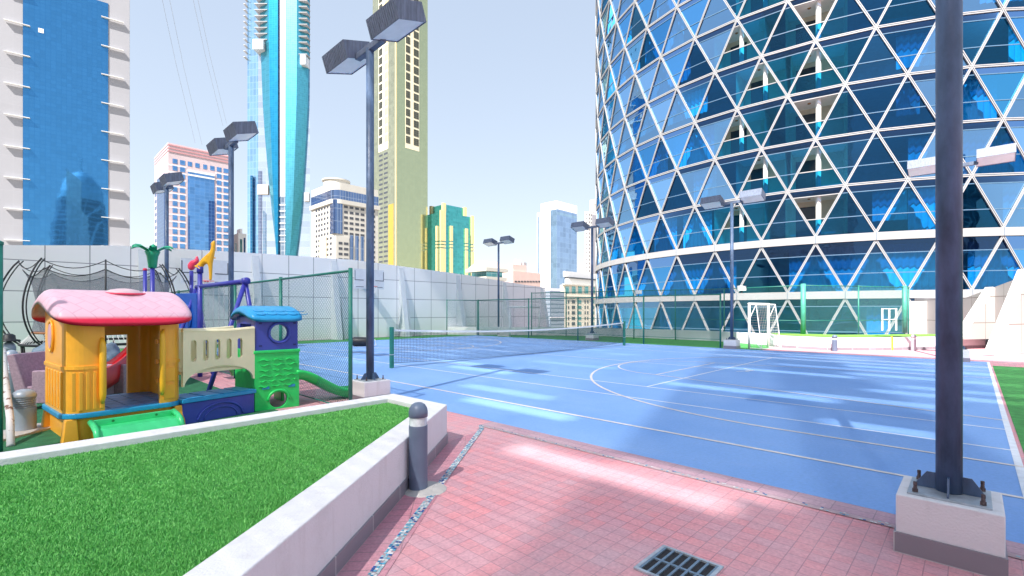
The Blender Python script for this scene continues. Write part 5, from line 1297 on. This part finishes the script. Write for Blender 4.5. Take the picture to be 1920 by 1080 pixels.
# 6 teal building with gold fins
b = Bl('teal_gold_block', 'teal green glass block with golden vertical fins and a small crown', 828, 230, 801, 887, 397)
tl = mglass('teal curtain wall', (.10, .50, .48, 1), (.15, .5, .5, 1), 1.4, 1.2, .05, .15, .03); b.body(tl)
gf = M('pale gold fin', (.78, .62, .32, 1), .4, .2, var=.06)
for p, y0, y1, w_ in ((829, 395, 452, 5), (821.5, 424, 452, 2.5), (845, 424, 452, 2.2), (873.5, 429, 456, 2.2), (884.5, 405, 458, 2.5)):
    side = p < 827
    for ya, yb in ((y0, y1), (y1+2, y1+6), (y1+8, y1+12), (y1+14, 560)):
        if side: yy = b.fy(p); MB().box((-1.0, yy-w_*.25, b.zl(yb, yy)), (-.02, yy+w_*.3, b.zl(ya, yy))).build('gold_fin', gf, b.t)
        else: xx = b.fx(p); MB().box((xx-w_*.3, -1.0, max(0, b.zr(yb, xx))), (xx+w_*.3, -.02, b.zr(ya, xx))).build('gold_fin', gf, b.t)
MB().box((b.W*.12, b.D*.1, b.H), (b.W*.75, b.D*.9, b.H+4.2)).build('crown', tl, b.t)
for x, y in ((b.W*.1, b.D*.08), (b.W*.76, b.D*.08), (b.W*.1, b.D*.92)): MB().box((x-.8, y-.8, b.H-.01), (x+.8, y+.8, b.H+4.6)).build('crown_pillar', gf, b.t)
# 7 pavilion roofed building and pink building
b = Bl('pavilion_block', 'low brown and white block with upswept pavilion roofs behind the wall end', 912, 130, 884, 942, 507)
b.body(tealg); W, D, H = b.W, b.D, b.H
for k, (zz, o_f) in enumerate(((-.2, .9), (2.2, 1.2))): MB().box((-o_f, -o_f, H+zz-2.4), (W+o_f, D+o_f, H+zz-1.5)).build('cornice', crm, b.t)
for x0, x1 in ((-.8, W*.52), (W*.56, W+.8)):
    MB().add([(x0, -1, H+.7), (x1, -1, H+.7), (x1, D+1, H+.7), (x0, D+1, H+.7), (x0+(x1-x0)*.3, D*.3, H+2.9), (x0+(x1-x0)*.7, D*.3, H+2.9), (x0+(x1-x0)*.7, D*.7, H+2.9), (x0+(x1-x0)*.3, D*.7, H+2.9)], [(0,3,2,1),(4,5,6,7),(0,1,5,4),(1,2,6,5),(2,3,7,6),(3,0,4,7)]).build('roof', M('brown grey roof tile', (.34, .3, .28, 1), .8, var=.1), b.t)
for k in range(4): MB().box((W*(.1+k*.22), -.1, 2), (W*(.2+k*.22), .1, H-2.4)).build('window', bgd, b.t)
b = Bl('pink_block', 'salmon pink building with a stepped rounded top left of the white slab tower', 962, 145, 938, 1014, 508)
pk = M('salmon render', (.66, .48, .44, 1), .7, var=.06, scale=.4); b.body(pk)
MB().box((1, 1, b.H), (b.W*.55, b.D-1, b.H+2.2)).build('roof', pk, b.t); MB().box((b.W*.25, 2, b.H+2.2), (b.W*.45, b.D-3, b.H+4.0)).build('roof_box', white_pl, b.t)
MB().box((b.W*.5, 1.5, b.H), (b.W*.6, b.D-2, b.H+3.2)).build('roof_box', M('grey plant box', (.35, .33, .35, 1), .7), b.t)
for k in range(9): x = b.W*(.06+k*.105); MB().box((x, -.08, b.zr(529, x)), (x+.9, .1, b.zr(527, x)+.1)).build('window', dkw, b.t)
# 8 white slab with glass
b = Bl('white_slab_tower', 'white slab tower with a large pale blue glass front, mid distance', 1044, 300, 1014, 1082, 376)
wh8 = M('white cladding far', (.8, .79, .78, 1), .6, var=.02); b.body(wh8)
g8 = mglass('soft blue glass', (.38, .52, .74, 1), (.45, .6, .8, 1), 3, 3.3, .1, .07); g8b = mglass('pale cyan glass', (.45, .62, .76, 1), (.5, .65, .8, 1), 3, 3.3, .1, .07)
b.R_(0.05, b.W-.4, 0, b.zc(392), g8, 'glass_panel', .1); b.L_(0.0, b.fy(1032), 0, b.zc(392), g8b, 'glass_panel', .1); b.R_(.05, b.W-.4, b.zc(402), b.zc(397), g8b, 'glass_band', .14)
for k in range(11): x = b.W*(.06+k*.085); b.R_(x, x+b.W*.04, b.zc(386), b.zc(383), M('pale grille', (.55, .55, .55, 1), .6), 'roof_vent', .05)
b.flush(); 
b2 = Bl('grey_slab', 'thin pale slab building showing just left of the white slab tower', 1013.0, 330, 1007, 1040, 398); b2.body(M('pale grey cladding', (.6, .64, .7, 1), .5)); b2.L_(b2.D*.3, b2.D*.7, 0, b2.H-3, g8); b2.flush()
# 9 thin ribbed tower
b = Bl('ribbed_tower', 'slender beige tower with tiny windows right beside the round glass tower', 1103, 420, 1096, 1145, 396)
rb_ = facade_mat('beige window grid', (.1, .1, .12, 1), (.66, .62, .6, 1), 3.2, 3.3, .95, rough=.6, var=.0); b.body(rb_)
MB().box((b.W*.22, 4, b.H), (b.W*.9, b.D-2, b.H+9)).build('tower_top', M('beige stone', (.62, .58, .56, 1), .7), b.t); MB().box((b.W*.35, 7, b.H+9), (b.W*.75, b.D-6, b.H+13)).build('tower_top', M('beige stone top', (.6, .57, .56, 1), .7), b.t)
b.R_(b.fx(1110), b.fx(1117), 0, b.H-2, M('grey strip', (.35, .34, .38, 1), .6), 'strip', .2); b.flush()
# 10 beige apartment building
b = Bl('beige_apartments', 'cream apartment building with small windows at the foot of the round tower', 1057, 130, 1050, 1150, 534)
b.body(M('cream stone', (.76, .68, .56, 1), .7, var=.04, scale=.5)); 
for i in range(5):
    for k, (p, q) in enumerate(((1060.5, 1062.5), (1065, 1067), (1072, 1078), (1084, 1090), (1096, 1098), (1101, 1103), (1108, 1114))):
        y0 = 563+i*10.3; x = b.fx(p); b.R_(x, b.fx(q), b.zr(y0+6, x), b.zr(y0, x), dkw if k % 3 else tealg)
for p, q in ((1060, 1067), (1072, 1079), (1084, 1091), (1096, 1103), (1108, 1115)): x = b.fx(p); b.R_(x, b.fx(q), b.zr(550, x), b.zr(537, x), tealg, 'window', .05)
b.R_(-.4, b.W, b.zc(534)-.0, b.zc(532), crm, 'cornice', .6); b.R_(0, b.W, b.zc(556), b.zc(554.5), crm, 'cornice', .35)
b.flush(); MB().box((b.fx(1070), 2, b.H), (b.W, b.D, b.H+2.0)).build('roof_box', white_pl, b.t); MB().box((b.fx(1068), 1.5, b.H+2.4), (b.W, b.D+1, b.H+4.0)).build('roof', M('pale roof plate', (.6, .6, .62, 1), .6), b.t)
MB().box((b.fx(1070)+1, 3, b.H+2.0), (b.W-1, b.D-.5, b.H+2.4)).build('roof_gap', dkw, b.t)
# 11 louvred grey block
b = Bl('louvred_block', 'grey horizontally louvred block between the wall end and the cream apartments', 1032, 105, 1022, 1058, 545)
b.body(facade_mat('grey louvres', (.36, .41, .5, 1), (.16, .2, .27, 1), 40, .9, .16, rough=.4, metal=.3)); MB().box((0.5, .5, b.H), (b.W-1, b.D-1, b.H+.6)).build('roof', bandm, b.t)
for z in (b.H*.4, b.H*.7): MB().box((-.2, -.2, z), (b.W, -.001, z+.25)).build('ledge', bandm, b.t)
# thin cables in the sky
for i, (x0, y0, x1, y1) in enumerate(((300, -20, 366, 268), (314, -20, 379, 272), (358, -20, 418, 236), (367, -20, 425, 232))):
    Ya, Yb = 120., 175.
    o = MB().tube([(xat(x0, Ya), Ya, zat(y0, Ya)), (xat((x0+x1)/2-2, (Ya+Yb)/2), (Ya+Yb)/2, zat((y0+y1)/2, (Ya+Yb)/2)), (xat(x1, Yb), Yb, zat(y1, Yb))], .035, 4).build('cable', M('thin cable', (.35, .38, .42, 1), .6))
    tag(o, ('leftmost', 'second', 'third', 'rightmost')[i]+' of the four thin cables crossing the sky above the pink striped block', 'cable', 'thin cables across the sky')

# ---------------- behind the viewer: added screen to shade the deck, domed tower mirrored in glass ----------------
screen = thing('louvred_shade_screen', 'added unseen louvred slab behind the viewer, shaped to shade and streak the court', 'building', uvz(-20, -26), A)
TE = math.tan(SUN_EL); KU, KV = .953, .3085
SH = .62
slots = [(3.75, 1.3, 3.6, .38), (4.15, 1.0, 2.6, .2), (5.3, 4.0, 6.2, .34), (6.3, 5.2, 7.4, .2), (9.4, 1.6, 4.6, .26), (9.9, .2, 2.4, .2), (7.6, .2, 1.4, .2), (11.2, -1.0, 1.4, .2), (12.2, -1, 1.0, .16), (13.1, 1.8, 5.0, .24), (13.9, -1.0, 2.2, .22), (15.0, .5, 4.0, .18), (15.9, -2, 2.5, .22), (16.9, 1.0, 6.4, .2), (17.9, -2.0, 4.6, .25), (18.8, 2, 8.5, .2),
         (8.2, 8.0, 10.2, .22), (9.0, 9.5, 12.5, .2), (10.2, 12.2, 15.5, .24), (7.0, 12.5, 14.5, .2), (11.6, 13.5, 18.2, .2), (12.7, 12.0, 15.2, .22), (14.4, 14.0, 18.5, .22), (6.2, 15.6, 18.6, .22), (15.6, 10.0, 15.0, .2), (17.4, 12.0, 19.0, .2), (10.8, 6.6, 9.5, .14), (14.7, 8.2, 11.0, .16)]  # openings invented to throw streaks of sun on the court
ZT = (20.6+20)/KU*TE
rows = []
for (u, v0, v1, dz_) in slots:
    dz_ *= SH
    D = u+20; z = D/KU*TE; rows.append((z-dz_/2*TE, z+dz_/2*TE, v0-KV*D+26, v1-KV*D+26))
PITCH, SOLID = .2, .68
cuts = sorted(set([0, ZT]+[a for r in rows for a in r[:2]])); mb = MB()
for a, b_ in zip(cuts, cuts[1:]):
    m = (a+b_)/2
    if b_-a < 1e-4: continue
    hs = sorted((r[2], r[3]) for r in rows if r[0] < m < r[1])
    i0, i1 = int(a/PITCH), int(b_/PITCH)+1
    for i in range(i0, i1+1):      # horizontal louvres with open gaps between them
        la = max(a, i*PITCH)
        for q_ in range(22):       # bays closed tighter in line with the near lamp pole, hiding its shadow
            ya, yb = 6+q_*1.9, 6+(q_+1)*1.9; tq = min(1, abs((ya+yb)/2-18.6)/4.6); so = .92-(.92-SOLID)*(tq*tq*(3-2*tq)); le = min(b_, i*PITCH+PITCH*so)
            if le-la < .002: continue
            x = ya
            for h0, h1 in hs:
                if h1 <= x or h0 >= yb: continue
                if h0 > x: mb.box((0, x, la), (.01, h0, le))
                x = max(x, min(h1, yb))
            if x < yb: mb.box((0, x, la), (.01, yb, le))
ZT2 = (32+20)/KU*TE  # taller part of the added screen, shading the far end
for i in range(int(ZT/PITCH)+1, int(ZT2/PITCH)): mb.box((0, 20.6, i*PITCH), (.01, 47, i*PITCH+PITCH*.86))
mb.build('wall', M('white screen render', (.82, .81, .79, 1), .8, var=.2, scale=.3), screen, fix=False)  # kept white to bounce light onto the deck and brighten reflections
o = MB().box((-2.2, 6, -14), (-.02, 47, 14)).build('screen_foot', facade_mat('screen foot with dark windows', (.2, .3, .4, 1), (.8, .79, .77, 1), 3.2, 3.4, .8, rough=.3), screen)  # solid foot of the added screen
rt_ = thing('domed_tower', 'dark domed tower seen only as a reflection in the blue glass front at left', 'building', (76, -141, G), R(38.5))
dg = facade_mat('dark grid glass', (.03, .07, .15, 1), (.42, .52, .62, 1), 2.6, 3.6, .22, rough=.3, var=.3)
MB().lathe([(17, 0), (16.5, 60), (15.5, 78), (13.5, 88), (12.6, 95)], 10).build('wall', dg, rt_); MB().lathe([(12.5, 95), (12, 101), (10, 107), (7, 112), (3.5, 115.5), (.4, 117), (.3, 126)], 24).build('dome', M('pale dome glass', (.35, .5, .62, 1), .6, 0, var=.2, scale=.4), rt_)
